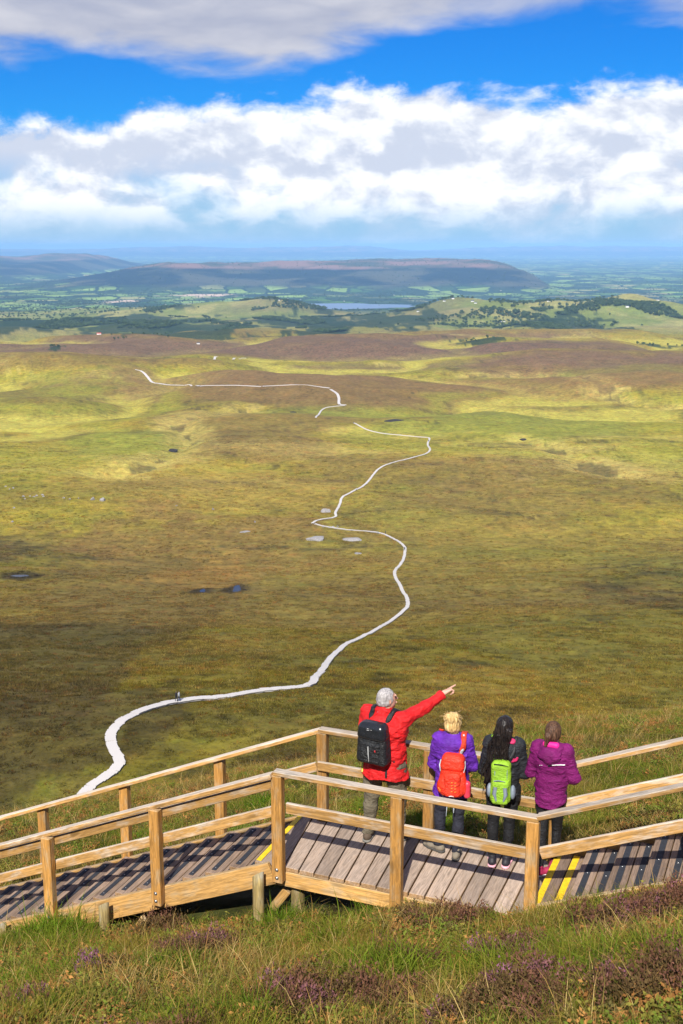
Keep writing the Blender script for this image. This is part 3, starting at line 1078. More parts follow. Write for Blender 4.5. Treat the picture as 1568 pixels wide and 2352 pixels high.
def heather_mat():
    m = bpy.data.materials.new('heather_leaf')
    m.use_nodes = True
    nt = m.node_tree
    nt.nodes.clear()
    g = NT(nt)
    tint = g.node('ShaderNodeAttribute', attribute_name='tint', attribute_type='INSTANCER').outputs['Color']
    hh = g.node('ShaderNodeAttribute', attribute_name='h', attribute_type='GEOMETRY').outputs['Fac']
    rnd = g.node('ShaderNodeAttribute', attribute_name='rnd', attribute_type='GEOMETRY').outputs['Fac']
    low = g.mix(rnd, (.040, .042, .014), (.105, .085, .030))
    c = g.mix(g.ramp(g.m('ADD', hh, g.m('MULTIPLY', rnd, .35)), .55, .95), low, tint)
    c = g.mix(1.0, c, g.ramp(rnd, 0, 1, .6, 1.45, smooth=False), 'MULTIPLY')
    d = g.node('ShaderNodeBsdfDiffuse')
    g.l.new(c, d.inputs[0])
    out = g.node('ShaderNodeOutputMaterial')
    g.l.new(d.outputs[0], out.inputs[0])
    return m


def proto(name, v, f, h, rnd, mat):
    me = bpy.data.meshes.new(name)
    me.from_pydata(v, [], f)
    a = me.attributes.new('h', 'FLOAT', 'POINT')
    a.data.foreach_set('value', np.asarray(h, np.float32))
    a = me.attributes.new('rnd', 'FLOAT', 'POINT')
    a.data.foreach_set('value', np.asarray(rnd, np.float32))
    me.materials.append(mat)
    o = bpy.data.objects.new(name, me)
    return o


def tuft(name, blades, height, width, spread, lean, mat, seed, segs=3):
    rg = random.Random(seed)
    v, f, h, r = [], [], [], []
    for _ in range(blades):
        a = rg.uniform(0, 2 * math.pi)
        rad = spread * math.sqrt(rg.random())
        bx, by = rad * math.cos(a), rad * math.sin(a)
        L = height * rg.uniform(.5, 1.15)
        da = a + rg.gauss(0, .7)
        ln = lean * rg.uniform(.3, 1.4)
        wa = rg.uniform(0, math.pi)
        wx, wy = math.cos(wa), math.sin(wa)
        q = rg.random()
        i0 = len(v)
        for k in range(segs + 1):
            u = k / segs
            bend = ln * u * u
            x, y = bx + math.cos(da) * L * bend, by + math.sin(da) * L * bend
            z = L * (u - .45 * ln * u * u * u) - .02
            ww = width * (1 - u * .85) * .5
            if k == segs:
                v.append((x, y, z)); h.append(u); r.append(q)
            else:
                v.append((x - wx * ww, y - wy * ww, z)); v.append((x + wx * ww, y + wy * ww, z))
                h += [u, u]; r += [q, q]
        for k in range(segs - 1):
            b0 = i0 + 2 * k
            f.append((b0, b0 + 1, b0 + 3, b0 + 2))
        b0 = i0 + 2 * (segs - 1)
        f.append((b0, b0 + 1, b0 + 2))
    return proto(name, v, f, h, r, mat)


def heather_clump(name, stems, height, spread, mat, seed):
    rg = random.Random(seed)
    v, f, h, r = [], [], [], []

    def quad(p, d, s, hh, q):
        up = Vector((rg.uniform(-1, 1), rg.uniform(-1, 1), rg.uniform(-1, 1)))
        sd = d.cross(up)
        if sd.length < .01:
            return
        sd.normalize()
        i = len(v)
        v.extend([tuple(p - sd * s * .5), tuple(p + sd * s * .5), tuple(p + d * s * 1.9)])
        h.extend([hh] * 3); r.extend([q] * 3)
        f.append((i, i + 1, i + 2))
    for _ in range(stems):
        a = rg.uniform(0, 2 * math.pi)
        rad = spread * math.sqrt(rg.random())
        b = Vector((rad * math.cos(a) * .6, rad * math.sin(a) * .6, -.02))
        L = height * rg.uniform(.65, 1.12) * (1 - .35 * (rad / spread) ** 2)
        tip = Vector((rad * math.cos(a) * 1.25 + rg.gauss(0, .02), rad * math.sin(a) * 1.25 + rg.gauss(0, .02), L))
        d = tip - b
        q0 = rg.random()
        quad(b, d * .5, .006, .1, q0)
        for k in range(15):
            u = rg.uniform(.25, 1.0)
            p = b + d * u + Vector((rg.gauss(0, .012), rg.gauss(0, .012), 0))
            dr = (d.normalized() + Vector((rg.gauss(0, .6), rg.gauss(0, .6), rg.gauss(0, .3)))).normalized()
            quad(p, dr, rg.uniform(.008, .014), u, (q0 + rg.random()) / 2)
    return proto(name, v, f, h, r, mat)


def leafy(name, stems, height, spread, mat, seed):
    """low leafy plant: small broad leaves up short stems"""
    rg = random.Random(seed)
    v, f, h, r = [], [], [], []
    for _ in range(stems):
        a = rg.uniform(0, 6.283)
        rad = spread * math.sqrt(rg.random())
        top = height * rg.uniform(.5, 1.1)
        q0 = rg.random()
        for k in range(6):
            u = rg.uniform(.3, 1)
            p = Vector((rad * math.cos(a) * (.7 + .4 * u) + rg.gauss(0, .012), rad * math.sin(a) * (.7 + .4 * u) + rg.gauss(0, .012), top * u - .02))
            d = Vector((rg.gauss(0, 1), rg.gauss(0, 1), rg.gauss(.2, .5))).normalized()
            sd = d.cross(Vector((rg.gauss(0, .3), rg.gauss(0, .3), 1))).normalized()
            s = rg.uniform(.011, .022)
            i = len(v)
            v.extend([tuple(p), tuple(p + d * s * .8 + sd * s * .45), tuple(p + d * s * 1.7), tuple(p + d * s * .8 - sd * s * .45)])
            h.extend([.6 + .4 * u] * 4); r.extend([(q0 + rg.random()) / 2] * 4)
            f.append((i, i + 1, i + 2, i + 3))
    return proto(name, v, f, h, r, mat)


def instancer(name, pts, rot, scl, idx, tint, protos, label):
    c = bpy.data.collections.new(name + '_kinds')
    for p in protos:
        c.objects.link(p)
    me = bpy.data.meshes.new(name)
    n = len(pts)
    me.vertices.add(n)
    me.vertices.foreach_set('co', np.asarray(pts, np.float32).ravel())
    a = me.attributes.new('turn', 'FLOAT_VECTOR', 'POINT'); a.data.foreach_set('vector', np.asarray(rot, np.float32).ravel())
    a = me.attributes.new('size', 'FLOAT_VECTOR', 'POINT'); a.data.foreach_set('vector', np.asarray(scl, np.float32).ravel())
    a = me.attributes.new('which', 'INT', 'POINT'); a.data.foreach_set('value', np.asarray(idx, np.int32))
    t4 = np.ones((n, 4), np.float32); t4[:, :3] = tint
    a = me.attributes.new('tint', 'FLOAT_COLOR', 'POINT'); a.data.foreach_set('color', t4.ravel())
    o = link(bpy.data.objects.new(name, me))
    ng = bpy.data.node_groups.new(name, 'GeometryNodeTree')
    ng.interface.new_socket('Geometry', in_out='INPUT', socket_type='NodeSocketGeometry')
    ng.interface.new_socket('Geometry', in_out='OUTPUT', socket_type='NodeSocketGeometry')
    N, L = ng.nodes, ng.links
    gi, go = N.new('NodeGroupInput'), N.new('NodeGroupOutput')
    ci = N.new('GeometryNodeCollectionInfo')
    ci.inputs['Collection'].default_value = c
    ci.inputs['Separate Children'].default_value = True
    ci.inputs['Reset Children'].default_value = True
    ip = N.new('GeometryNodeInstanceOnPoints')
    ip.inputs['Pick Instance'].default_value = True

    def named(nm, ty):
        q = N.new('GeometryNodeInputNamedAttribute')
        q.data_type = ty
        q.inputs['Name'].default_value = nm
        return q.outputs['Attribute']
    e2r = N.new('FunctionNodeEulerToRotation')
    L.new(named('turn', 'FLOAT_VECTOR'), e2r.inputs[0])
    L.new(gi.outputs[0], ip.inputs['Points'])
    L.new(ci.outputs[0], ip.inputs['Instance'])
    L.new(named('which', 'INT'), ip.inputs['Instance Index'])
    L.new(e2r.outputs[0], ip.inputs['Rotation'])
    L.new(named('size', 'FLOAT_VECTOR'), ip.inputs['Scale'])
    L.new(ip.outputs[0], go.inputs[0])
    md = o.modifiers.new('scatter', 'NODES')
    md.node_group = ng
    return tag(o, label, kind='stuff')


def near_spot(px, py):
    return ground_at(px, py, 5.0, 60.0)


def scatter_near():
    n = 380000
    x = RNG.uniform(-9, 12, n)
    y = RNG.uniform(5.2, 36, n)
    z = hgt(x, y)
    px, py = px_of(x, y, z)
    s, t = st_of(x, y)
    inside = (((px > -160) & (px < 1730)) | ((px > -700) & (px < 2350) & (y < 16) & (RNG.random(n) < .7))) & (py < 2480) & (py > 1450)
    dens = np.clip((9.5 / y) ** 1.3, .06, 1)
    keep = inside & (RNG.random(n) < dens)
    deck = (t > .01) & (t < 1.22)
    deep = (t > .15) & (t < 1.10)
    keep &= ~(deep & (RNG.random(n) < .97))
    # under the boards only sparse low growth, none where it would come through
    x, y, z, s, t, deck = (q[keep] for q in (x, y, z, s, t, deck))
    n = len(x)
    # masks
    hm = fbm(x / 1.25, y / 1.25, 201, 3) - .12
    for a, b, r in ((440, 2185, .55), (360, 2140, .35), (1000, 2140, .42), (240, 2250, .3), (690, 2320, .5), (1430, 2130, .45), (1180, 2210, .4), (880, 2320, .35), (60, 2330, .3), (1520, 2300, .45), (1350, 2060, .3),
                    (790, 2075, .22), (700, 1830, .5), (950, 2235, .3), (1250, 2320, .3), (560, 1830, .4), (120, 1890, .5), (1480, 1790, .6)):
        c = near_spot(a, b)
        hm = np.maximum(hm, .85 - .62 * np.hypot(x - c[0], (y - c[1]) * .8) / (r * .85) + .25 * fbm(x / .25, y / .25, 203, 2))
    lush = np.zeros(n)
    for a, b, r in ((860, 2100, .35), (970, 2090, .35), (1180, 2085, .35), (1270, 2090, .4), (120, 2150, .45), (200, 2240, .5), (640, 2120, .4), (760, 2170, .3), (1100, 2250, .5), (1300, 2200, .5), (900, 2260, .5), (1000, 1900, .7), (860, 1860, .6), (620, 1850, .5), (330, 1930, .5)):
        c = near_spot(a, b)
        lush = np.maximum(lush, 1.1 - np.hypot(x - c[0], y - c[1]) / r)
    lush = lush + .5 * fbm(x / .7, y / .7, 207, 3)
    dry = fbm(x / 1.0, y / 1.0, 209, 3)
    for a, b, r in ((470, 2300, .8), (330, 2280, .5), (700, 2270, .4), (1250, 2140, .4), (1450, 2190, .4), (980, 2290, .3), (1020, 2330, .4), (560, 2240, .4)):
        c = near_spot(a, b)
        dry = np.maximum(dry, .85 - .7 * np.hypot(x - c[0], y - c[1]) / r)
    u = RNG.random(n)
    hm = hm - .5 * (t > 1.2)
    is_h = (hm > .36) & (u < .16) & ~deck
    shr = fbm(x / .7, y / .7, 231, 3) + .15 * (t < 0)
    is_s = ~is_h & (u > .17) & (u < .34) & (shr > -.02) & ~deck
    is_d = ~is_h & ~is_s & (u > .45) & (u < .45 + .38 * sstep(-.1, .5, dry) + .10)
    is_g = ~is_h & ~is_s & ~is_d & ~((hm > .5) & (RNG.random(n) < .35))
    lo = np.where(deck, .45, 1.0)

    def var(cols, w):
        return np.asarray(cols)[w]
    far = sstep(12, 24, y)
    # green grass
    def emit(name, sel, protos, size, cols, label, tall=None, lean=(.20, -.10)):
        k = np.nonzero(sel)[0]
        m = len(k)
        rot = np.zeros((m, 3))
        rot[:, 2] = RNG.uniform(0, 2 * math.pi, m)
        rot[:, 0] = RNG.normal(0, .16, m)
        rot[:, 1] = RNG.normal(.10, .16, m)
        sz = (RNG.uniform(.65, 1.3, m) * size * (lo[k] if tall is None else lo[k] * tall[k]))[:, None] * np.ones(3)
        sz[:, 2] *= RNG.uniform(.8, 1.25, m)
        idx = RNG.integers(0, len(protos), m)
        instancer(name, np.stack([x[k], y[k], z[k] - .01], 1), rot, sz, idx, cols[k], protos, label)
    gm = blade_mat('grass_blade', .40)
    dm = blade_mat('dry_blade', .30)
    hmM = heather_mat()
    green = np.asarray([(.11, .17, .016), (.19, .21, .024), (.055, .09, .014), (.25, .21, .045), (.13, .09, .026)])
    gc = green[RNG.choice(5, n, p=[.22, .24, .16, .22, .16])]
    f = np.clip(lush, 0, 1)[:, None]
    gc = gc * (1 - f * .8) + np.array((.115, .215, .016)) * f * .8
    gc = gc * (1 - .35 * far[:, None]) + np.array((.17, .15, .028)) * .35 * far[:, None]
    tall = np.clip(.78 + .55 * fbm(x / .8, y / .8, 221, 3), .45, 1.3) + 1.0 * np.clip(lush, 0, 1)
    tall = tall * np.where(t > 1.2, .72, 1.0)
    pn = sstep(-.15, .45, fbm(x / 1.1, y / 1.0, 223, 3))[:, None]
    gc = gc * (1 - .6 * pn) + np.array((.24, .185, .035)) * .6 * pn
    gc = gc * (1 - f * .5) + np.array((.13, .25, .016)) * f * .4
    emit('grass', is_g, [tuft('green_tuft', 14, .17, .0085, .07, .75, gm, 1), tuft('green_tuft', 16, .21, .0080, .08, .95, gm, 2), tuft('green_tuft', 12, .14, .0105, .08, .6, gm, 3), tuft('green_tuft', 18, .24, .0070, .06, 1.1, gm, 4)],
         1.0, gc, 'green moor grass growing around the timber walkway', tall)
    dry_c = np.asarray([(.34, .22, .065), (.42, .31, .12), (.25, .14, .045), (.22, .19, .05)])[RNG.choice(4, n, p=[.36, .26, .18, .20])]
    emit('dry_grass', is_d, [tuft('straw_tuft', 8, .23, .0060, .06, .7, dm, 11), tuft('straw_tuft', 10, .19, .0060, .08, 1.0, dm, 12), tuft('straw_tuft', 5, .30, .0055, .05, .55, dm, 13)],
         1.0, dry_c, 'dry straw coloured grass stalks between the green tufts')
    sc_ = np.asarray([(.105, .135, .020), (.23, .105, .032), (.17, .155, .030), (.10, .085, .028), (.30, .15, .045)])[RNG.choice(5, n, p=[.30, .20, .22, .18, .10])]
    emit('low_shrub', is_s, [leafy('bilberry', 26, .13, .10, hmM, 41), leafy('bilberry', 32, .10, .12, hmM, 42)], 1.0, sc_, 'low bilberry and moss with green and rust leaves among the grass')
    hc = np.asarray([(.165, .072, .080), (.13, .062, .040), (.20, .085, .13), (.10, .065, .028)])[RNG.choice(4, n, p=[.10, .42, .05, .43])]
    hc = hc * (1 - .3 * far[:, None])
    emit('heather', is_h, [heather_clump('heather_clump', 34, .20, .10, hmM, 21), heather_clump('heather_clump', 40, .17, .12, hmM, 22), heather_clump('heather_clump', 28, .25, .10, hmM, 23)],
         .95, hc, 'purple and brown heather flowering on the slope by the walkway')


def scatter_moor():
    """rougher tussocks all over the bog below, thinning with distance"""
    n = 520000
    a = RNG.uniform(-.34, .34, n)
    r = np.exp(RNG.uniform(math.log(30), math.log(900), n))
    x, y = r * np.sin(a), r * np.cos(a)
    z = hgt(x, y)
    px, py = px_of(x, y, z)
    keep = (px > -60) & (px < 1630) & (py < 1900)
    keep &= RNG.random(n) < np.clip(r / 260, .25, 1)
    clump = fbm(x / 7, y / 6, 301, 3) + .6 * fbm(x / 30, y / 26, 302, 2)
    keep &= RNG.random(n) < .12 + .75 * sstep(-.25, .45, clump)
    for cx, cy, rx, ry, zc in POOLS_W:
        keep &= ((x - cx) / rx) ** 2 + ((y - cy) / ry) ** 2 > 1.1
    pp = PATH_XY
    for i in range(0, len(pp) - 1):
        (ax, ay), (bx, by) = pp[i], pp[i + 1]
        vx, vy = bx - ax, by - ay
        near_ = keep & (np.abs(y - .5 * (ay + by)) < abs(vy) * .5 + 4)
        k = np.nonzero(near_)[0]
        if len(k) == 0:
            continue
        tt = np.clip(((x[k] - ax) * vx + (y[k] - ay) * vy) / (vx * vx + vy * vy + 1e-9), 0, 1)
        keep[k[np.hypot(x[k] - ax - vx * tt, y[k] - ay - vy * tt) < 1.25]] = False
    x, y, z, r = x[keep], y[keep], z[keep], r[keep]
    m = len(x)
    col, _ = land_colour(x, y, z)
    j = RNG.normal(1, .22, (m, 1))
    col = np.clip(col * j, .01, .6)
    w = RNG.random(m)
    col = np.where((w < .16)[:, None], col * np.array((.50, .50, .6)), col)
    col = np.where((w > .86)[:, None], col * np.array((1.45, 1.35, 1.3)) + .02, col)
    col = np.where(((w > .45) & (w < .53))[:, None], col * np.array((1.35, .75, .8)), col)
    mt = blade_mat('tussock_blade', .25)
    rot = np.zeros((m, 3))
    rot[:, 2] = RNG.uniform(0, 6.28, m)
    s = RNG.uniform(.6, 1.5, m) * np.clip(r / 120, .55, 1.7)
    sz = np.stack([s, s, s * RNG.uniform(.55, 1.0, m)], 1)
    instancer('bog_tussocks', np.stack([x, y, z - .03], 1), rot, sz, RNG.integers(0, 3, m), col,
              [tuft('tussock', 26, .34, .045, .26, .9, mt, 31, 2), tuft('tussock', 22, .28, .055, .32, 1.1, mt, 32, 2), tuft('tussock', 30, .24, .050, .36, .8, mt, 33, 2)],
              'rough sedge and heath tussocks covering the open bog')


# ------------------------------------------------------------------ the boardwalk across the bog
PALE = plain_mat('pale_boards', (.55, .52, .50), .8, 0, .2)
GRAVEL = plain_mat('pale_gravel', (.62, .58, .50), .9, 0, .2)
PATHS = [  # picture points, width in metres
    ([(190, 1833), (212, 1808), (240, 1790), (262, 1772), (274, 1757), (271, 1742), (259, 1722), (252, 1700), (254, 1686), (268, 1668), (295, 1648), (325, 1634), (375, 1620), (412, 1614), (455, 1608), (520, 1602), (590, 1590),
      (650, 1584), (700, 1577), (719, 1570), (722, 1560), (735, 1548), (752, 1523), (772, 1502), (800, 1479), (850, 1456), (895, 1430), (925, 1406), (936, 1391), (933, 1372), (917, 1342), (906, 1320), (910, 1308),
      (925, 1288), (930, 1265), (927, 1255), (912, 1243), (882, 1228), (850, 1222), (800, 1218), (760, 1212), (735, 1208), (717, 1203)], 1.22),
    ([(717, 1203), (738, 1194), (770, 1188), (770, 1178), (780, 1160), (786, 1143), (808, 1130), (842, 1110), (858, 1090), (875, 1074), (915, 1060), (960, 1048), (984, 1039), (987, 1031), (982, 1020), (986, 1008), (976, 1005), (930, 1001), (880, 996), (845, 988), (826, 979), (812, 972)], 1.35),
    ([(725, 960), (733, 950), (742, 940), (765, 934), (795, 931)], 1.6),
    ([(795, 931), (779, 929), (778, 915), (772, 903), (757, 893)], 2.6),
    ([(757, 893), (730, 888), (700, 884), (668, 884), (600, 888)], 2.4),
    ([(600, 888), (540, 885), (440, 886), (385, 885), (350, 879), (338, 866), (325, 853), (306, 848)], 3.0),
    ([(491, 826), (493, 822), (500, 820)], 3.2), ([(535, 826), (565, 823)], 3.2)]


def smooth_path(pts, step):
    pts = np.asarray(pts)
    out = []
    P = np.vstack([2 * pts[0] - pts[1], pts, 2 * pts[-1] - pts[-2]])
    for i in range(1, len(P) - 2):
        a, b, c, d = P[i - 1], P[i], P[i + 1], P[i + 2]
        for u in np.linspace(0, 1, 14, endpoint=False):
            out.append(.5 * ((2 * b) + (c - a) * u + (2 * a - 5 * b + 4 * c - d) * u * u + (3 * b - a - 3 * c + d) * u ** 3))
    out.append(pts[-1])
    out = np.asarray(out)
    L = np.concatenate([[0], np.cumsum(np.hypot(*np.diff(out, axis=0).T))])
    q = np.arange(0, L[-1], step)
    return np.stack([np.interp(q, L, out[:, 0]), np.interp(q, L, out[:, 1])], 1)


def section_mesh():
    v, f = [], []
    rg = random.Random(5)

    def bx(x0, x1, y0, y1, z0, z1):
        i = len(v)
        v.extend([(x0, y0, z0), (x1, y0, z0), (x1, y1, z0), (x0, y1, z0), (x0, y0, z1), (x1, y0, z1), (x1, y1, z1), (x0, y1, z1)])
        f.extend([(i + 3, i + 2, i + 1, i), (i + 4, i + 5, i + 6, i + 7), (i, i + 1, i + 5, i + 4), (i + 1, i + 2, i + 6, i + 5), (i + 2, i + 3, i + 7, i + 6), (i + 3, i, i + 4, i + 7)])
    for k in range(8):
        j = rg.uniform(-.05, .05)
        bx(-1.26 + k * .315, -1.26 + k * .315 + .30, -.5 + j, .5 + j, 0, .05)
    bx(-1.24, 1.24, -.36, -.30, -.30, -.002)
    bx(-1.24, 1.24, .30, .36, -.30, -.002)
    me = bpy.data.meshes.new('section')
    me.from_pydata(v, [], f)
    me.materials.append(PALE)
    return me


PATH_XY = []


def build_path():
    root = empty('boardwalk', (0, 150, float(hgt(0., 150.))))
    tag(root, 'pale boardwalk winding away across the bog', kind='structure')
    inv = Matrix.Translation(-root.location)
    sec = section_mesh()
    count = 0
    far_v, far_f = [], []
    for pts, wdt in PATHS:
        track = wdt > 2
        if track:
            fine = []
            for (a, b), (c, d) in zip(pts[:-1], pts[1:]):
                k = max(1, int(math.hypot(c - a, d - b) / 14))
                fine += [(a + (c - a) * i / k, b + (d - b) * i / k) for i in range(k)]
            pts = fine + [pts[-1]]
        g = [ground_at(a, b, 70)[:2] for a, b in pts]
        P = smooth_path(g, 2.5 if not track else 6.0)
        z = hgt(P[:, 0], P[:, 1], False)
        k = np.ones(7) / 7
        if len(z) > 8:
            z = np.convolve(np.pad(z, 3, mode='edge'), k, mode='valid')
        z = np.maximum(z, hgt(P[:, 0], P[:, 1], True) - .05) + .30
        PATH_XY.extend([tuple(p) for p in P])
        for i in range(len(P) - 1):
            a, b = Vector((*P[i], z[i])), Vector((*P[i + 1], z[i + 1]))
            d = b - a
            if d.length < .2 or d.length > 40:
                continue
            x = d.normalized()
            y = Vector((0, 0, 1)).cross(x).normalized()
            if count < 300 and not track:
                o = bpy.data.objects.new('section', sec)
                zz = x.cross(y)
                m = Matrix((x * (d.length / 2.5), y * wdt * random.uniform(.97, 1.05) * (1.30 - .30 * min(1, count / 70)), zz)).transposed().to_4x4()
                m.translation = (a + b) / 2 + y * random.uniform(-.09, .09) + Vector((0, 0, random.uniform(-.05, .06)))
                link(o)
                o.matrix_world = m
                o.parent = root
                o.matrix_parent_inverse = inv
                count += 1
            else:
                i0 = len(far_v)
                hw = y * wdt * .5
                e = x * .1
                for p in (a - e, b + e):
                    for s in (-1, 1):
                        far_v.append(p + hw * s); far_v.append(p + hw * s - Vector((0, 0, .35)))
                q = i0
                far_f.extend([(q, q + 4, q + 6, q + 2), (q, q + 1, q + 5, q + 4), (q + 2, q + 6, q + 7, q + 3)])
    off = root.location
    o = mesh_obj('far_sections', [p - off for p in far_v], far_f, PALE, root, smooth=False)
    tag(o, kind='stuff')


build_path()


# ------------------------------------------------------------------ pools, lake, boulders
def water_mat(name, col, rough):
    m, g, b = material(name)
    b.inputs['Base Color'].default_value = (*col, 1)
    b.inputs['Roughness'].default_value = rough
    b.inputs['Specular IOR Level'].default_value = .5
    pos = g.node('ShaderNodeNewGeometry').outputs['Position']
    bump(g, b, g.noise(pos, .8, 3), .05, .05)
    return m


POOLW = water_mat('pool_water', (.006, .012, .03), .04)
LAKEW = water_mat('lake_water', (.10, .17, .28), .30)


def blob(name, cx, cy, rx, ry, z, mat, seed, n=40, thick=.3, wob=.28):
    v, f = [(0, 0, 0)], []
    for i in range(n):
        a = 2 * math.pi * i / n
        k = 1 + wob * float(fbm(np.array(math.cos(a) * 1.6 + seed), np.array(math.sin(a) * 1.6), seed, 3))
        v.append((rx * k * math.cos(a), ry * k * math.sin(a), 0))
    for i in range(n):
        f.append((0, 1 + i, 1 + (i + 1) % n))
    o = mesh_obj(name, v, f, mat, None, smooth=False)
    o.location = (cx, cy, z)
    return o


for i, (cx, cy, rx, ry, zc) in enumerate(POOLS_W):
    if True:
        o = blob('bog_pool', cx, cy, rx * .98, ry * .98, zc - .10, POOLW, 400 + i)
        tag(o, 'small dark blue pool of water in the peat', kind='structure')
o = blob('lake', -110, 6650, 600, 330, -317.0, LAKEW, 450, 70, wob=.5)
tag(o, 'pale lough lying below the wooded plateau', kind='structure')

ROCK = None


def rock_mat(name, a, b_):
    m, g, b = material(name)
    oc = g.node('ShaderNodeTexCoord').outputs['Object']
    n1 = g.noise(oc, 2.5, 6, .65)
    n2 = g.noise(oc, 14, 5, .6)
    c = g.mix(g.ramp(n1, .35, .65), a, b_)
    c = g.mix(g.ramp(n2, .55, .75, 0, .5), c, tuple(q * .45 for q in a))
    g.l.new(c, b.inputs['Base Color'])
    b.inputs['Roughness'].default_value = .9
    bump(g, b, g.m('ADD', n1, g.m('MULTIPLY', n2, .3)), .6, .08)
    return m


ROCKM = rock_mat('pale_rock', (.20, .185, .18), (.34, .325, .32))
PEATM = rock_mat('wet_peat', (.012, .010, .012), (.035, .028, .026))


def rock(name, p, sx, sy, sz, seed, mat, label, group=None, cat='boulder'):
    bm = bmesh.new()
    bmesh.ops.create_icosphere(bm, subdivisions=3, radius=1)
    rg = random.Random(seed)
    pl = [(Vector((rg.gauss(0, 1), rg.gauss(0, 1), rg.gauss(.3, .8))).normalized(), rg.uniform(.55, .85)) for _ in range(9)]
    for v in bm.verts:
        for n, d in pl:
            e = v.co.dot(n) - d
            if e > 0:
                v.co -= n * e
        v.co *= 1 + .05 * math.sin(v.co.x * 7 + seed) * math.sin(v.co.y * 6)
        v.co = Vector((v.co.x * sx, v.co.y * sy, v.co.z * sz))
    o = bm_obj(name, bm, mat)
    o.location = p
    o.rotation_euler = (0, 0, rg.uniform(0, .6))
    return tag(o, label, cat, group)


def rock_px(px, py, w, h, seed, label, name='boulder', mat=None, group=None, flat=False):
    c = ground_at(px, py)
    r = c[1] / math.cos(math.atan2(-(c[2] - CAM_H), c[1]))
    sx = .5 * w / F_PX * r
    sz = max(.12, h / F_PX * r * (.42 if flat else .8))
    sy = sx * (.9 if not flat else .75)
    rock(name, (c[0], c[1], c[2] + sz * .1), sx, sy, sz, seed, mat or ROCKM, label, group)


rock_px(748, 1176, 24, 11, 1, 'rounded grey boulder beside the bend of the boardwalk')
rock_px(725, 1239, 56, 15, 2, 'broad pale rock slab with a grassy hollow below the boardwalk', flat=True)
rock_px(809, 1240, 48, 12, 3, 'long flat pale rock slab near the hikers on the boardwalk', flat=True)
rock_px(562, 1222, 28, 5, 4, 'thin white rock slab lying alone on the brown bog', flat=True)
rock_px(822, 1271, 22, 4, 5, 'small low rock just below the long flat slab', flat=True)
rock_px(213, 1148, 13, 8, 6, 'white boulder in the heath, one of a touching pair', group='pair of white boulders')
rock_px(236, 1150, 15, 9, 7, 'white boulder in the heath, one of a touching pair', group='pair of white boulders')
for i, (a, b) in enumerate(((54, 1141), (68, 1140), (78, 1141), (84, 1139), (97, 1137), (99, 1141), (57, 1146), (13, 1118), (22, 1124), (30, 1122), (146, 1144), (160, 1147), (180, 1145), (32, 1167), (28, 1199), (489, 1170), (585, 1200), (742, 1211), (756, 1212), (765, 1211), (775, 1210), (405, 1162))):
    rock_px(a, b, random.uniform(4, 8), random.uniform(2.5, 4.5), 20 + i, 'small pale stone ' + ('by the corner where the boardwalk doubles back' if a > 700 else ('in the row along the dark heath edge' if a < 190 and b < 1150 else 'lying alone in the brown heath')), name='stone', group='stones ' + ('by the boardwalk corner' if a > 700 else ('along the heath edge' if a < 190 and b < 1150 else 'lying alone')))
rock_px(395, 1037, 30, 16, 61, 'black wet peat bank in the left stream gully', name='peat_bank', mat=PEATM, flat=True)
rock_px(905, 966, 52, 7, 62, 'long dark peat face on the green rise', name='peat_bank', mat=PEATM, flat=True)
rock_px(1200, 1010, 22, 8, 63, 'small dark peat hag at the head of the right gully', name='peat_bank', mat=PEATM, flat=True)
rock_px(673, 947, 18, 5, 64, 'small dark peat face left of the stone track', name='peat_bank', mat=PEATM, flat=True)


# ------------------------------------------------------------------ far trees and farmsteads
def leaf_mat():
    m, g, b = material('far_leaf')
    oi = g.node('ShaderNodeObjectInfo').outputs['Random']
    pos = g.node('ShaderNodeNewGeometry').outputs['Position']
    c = g.mix(g.ramp(g.noise(pos, .5, 3), .35, .65), (.035, .060, .020), (.085, .12, .036))
    c = g.mix(1.0, c, g.ramp(oi, 0, 1, .7, 1.35, smooth=False), 'MULTIPLY')
    g.l.new(c, b.inputs['Base Color'])
    b.inputs['Roughness'].default_value = .9
    b.inputs['Specular IOR Level'].default_value = .1
    return m


LEAF = leaf_mat()
BARK = plain_mat('bark', (.09, .07, .05), .9)


def tree_meshes(seed, wide=1.0):
    """unit-high tree: crown of leaf clumps with gaps, trunk with limbs"""
    rg = random.Random(seed)
    v, f = [], []
    lobes = [(Vector((rg.gauss(0, .16 * wide), rg.gauss(0, .16 * wide), rg.uniform(.38, .82))), rg.uniform(.12, .22)) for _ in range(11)]
    for c, r in lobes:
        for _ in range(34):
            d = Vector((rg.gauss(0, 1), rg.gauss(0, 1), rg.gauss(0, 1))).normalized()
            p = c + d * r * rg.uniform(.55, 1.05)
            s = rg.uniform(.035, .065)
            t = d.orthogonal().normalized()
            b = d.cross(t)
            i = len(v)
            v.extend([tuple(p + t * s), tuple(p + b * s - d * s * .3), tuple(p - t * s), tuple(p - b * s + d * s * .4)])
            f.append((i, i + 1, i + 2, i + 3))
    cm = bpy.data.meshes.new('crown')
    cm.from_pydata(v, [], f)
    cm.materials.append(LEAF)
    v, f = [], []

    def limb(p, q, r0, r1):
        i = len(v)
        d = (q - p).normalized()
        t = d.orthogonal().normalized()
        b = d.cross(t)
        for P, r in ((p, r0), (q, r1)):
            for k in range(5):
                a = 2 * math.pi * k / 5
                v.append(tuple(P + (t * math.cos(a) + b * math.sin(a)) * r))
        for k in range(5):
            f.append((i + k, i + (k + 1) % 5, i + 5 + (k + 1) % 5, i + 5 + k))
    limb(Vector((0, 0, -.05)), Vector((0, 0, .5)), .035, .02)
    for c, r in lobes[:5]:
        limb(Vector((0, 0, .3)), c, .014, .006)
    tm = bpy.data.meshes.new('trunk')
    tm.from_pydata(v, [], f)
    tm.materials.append(BARK)
    return cm, tm


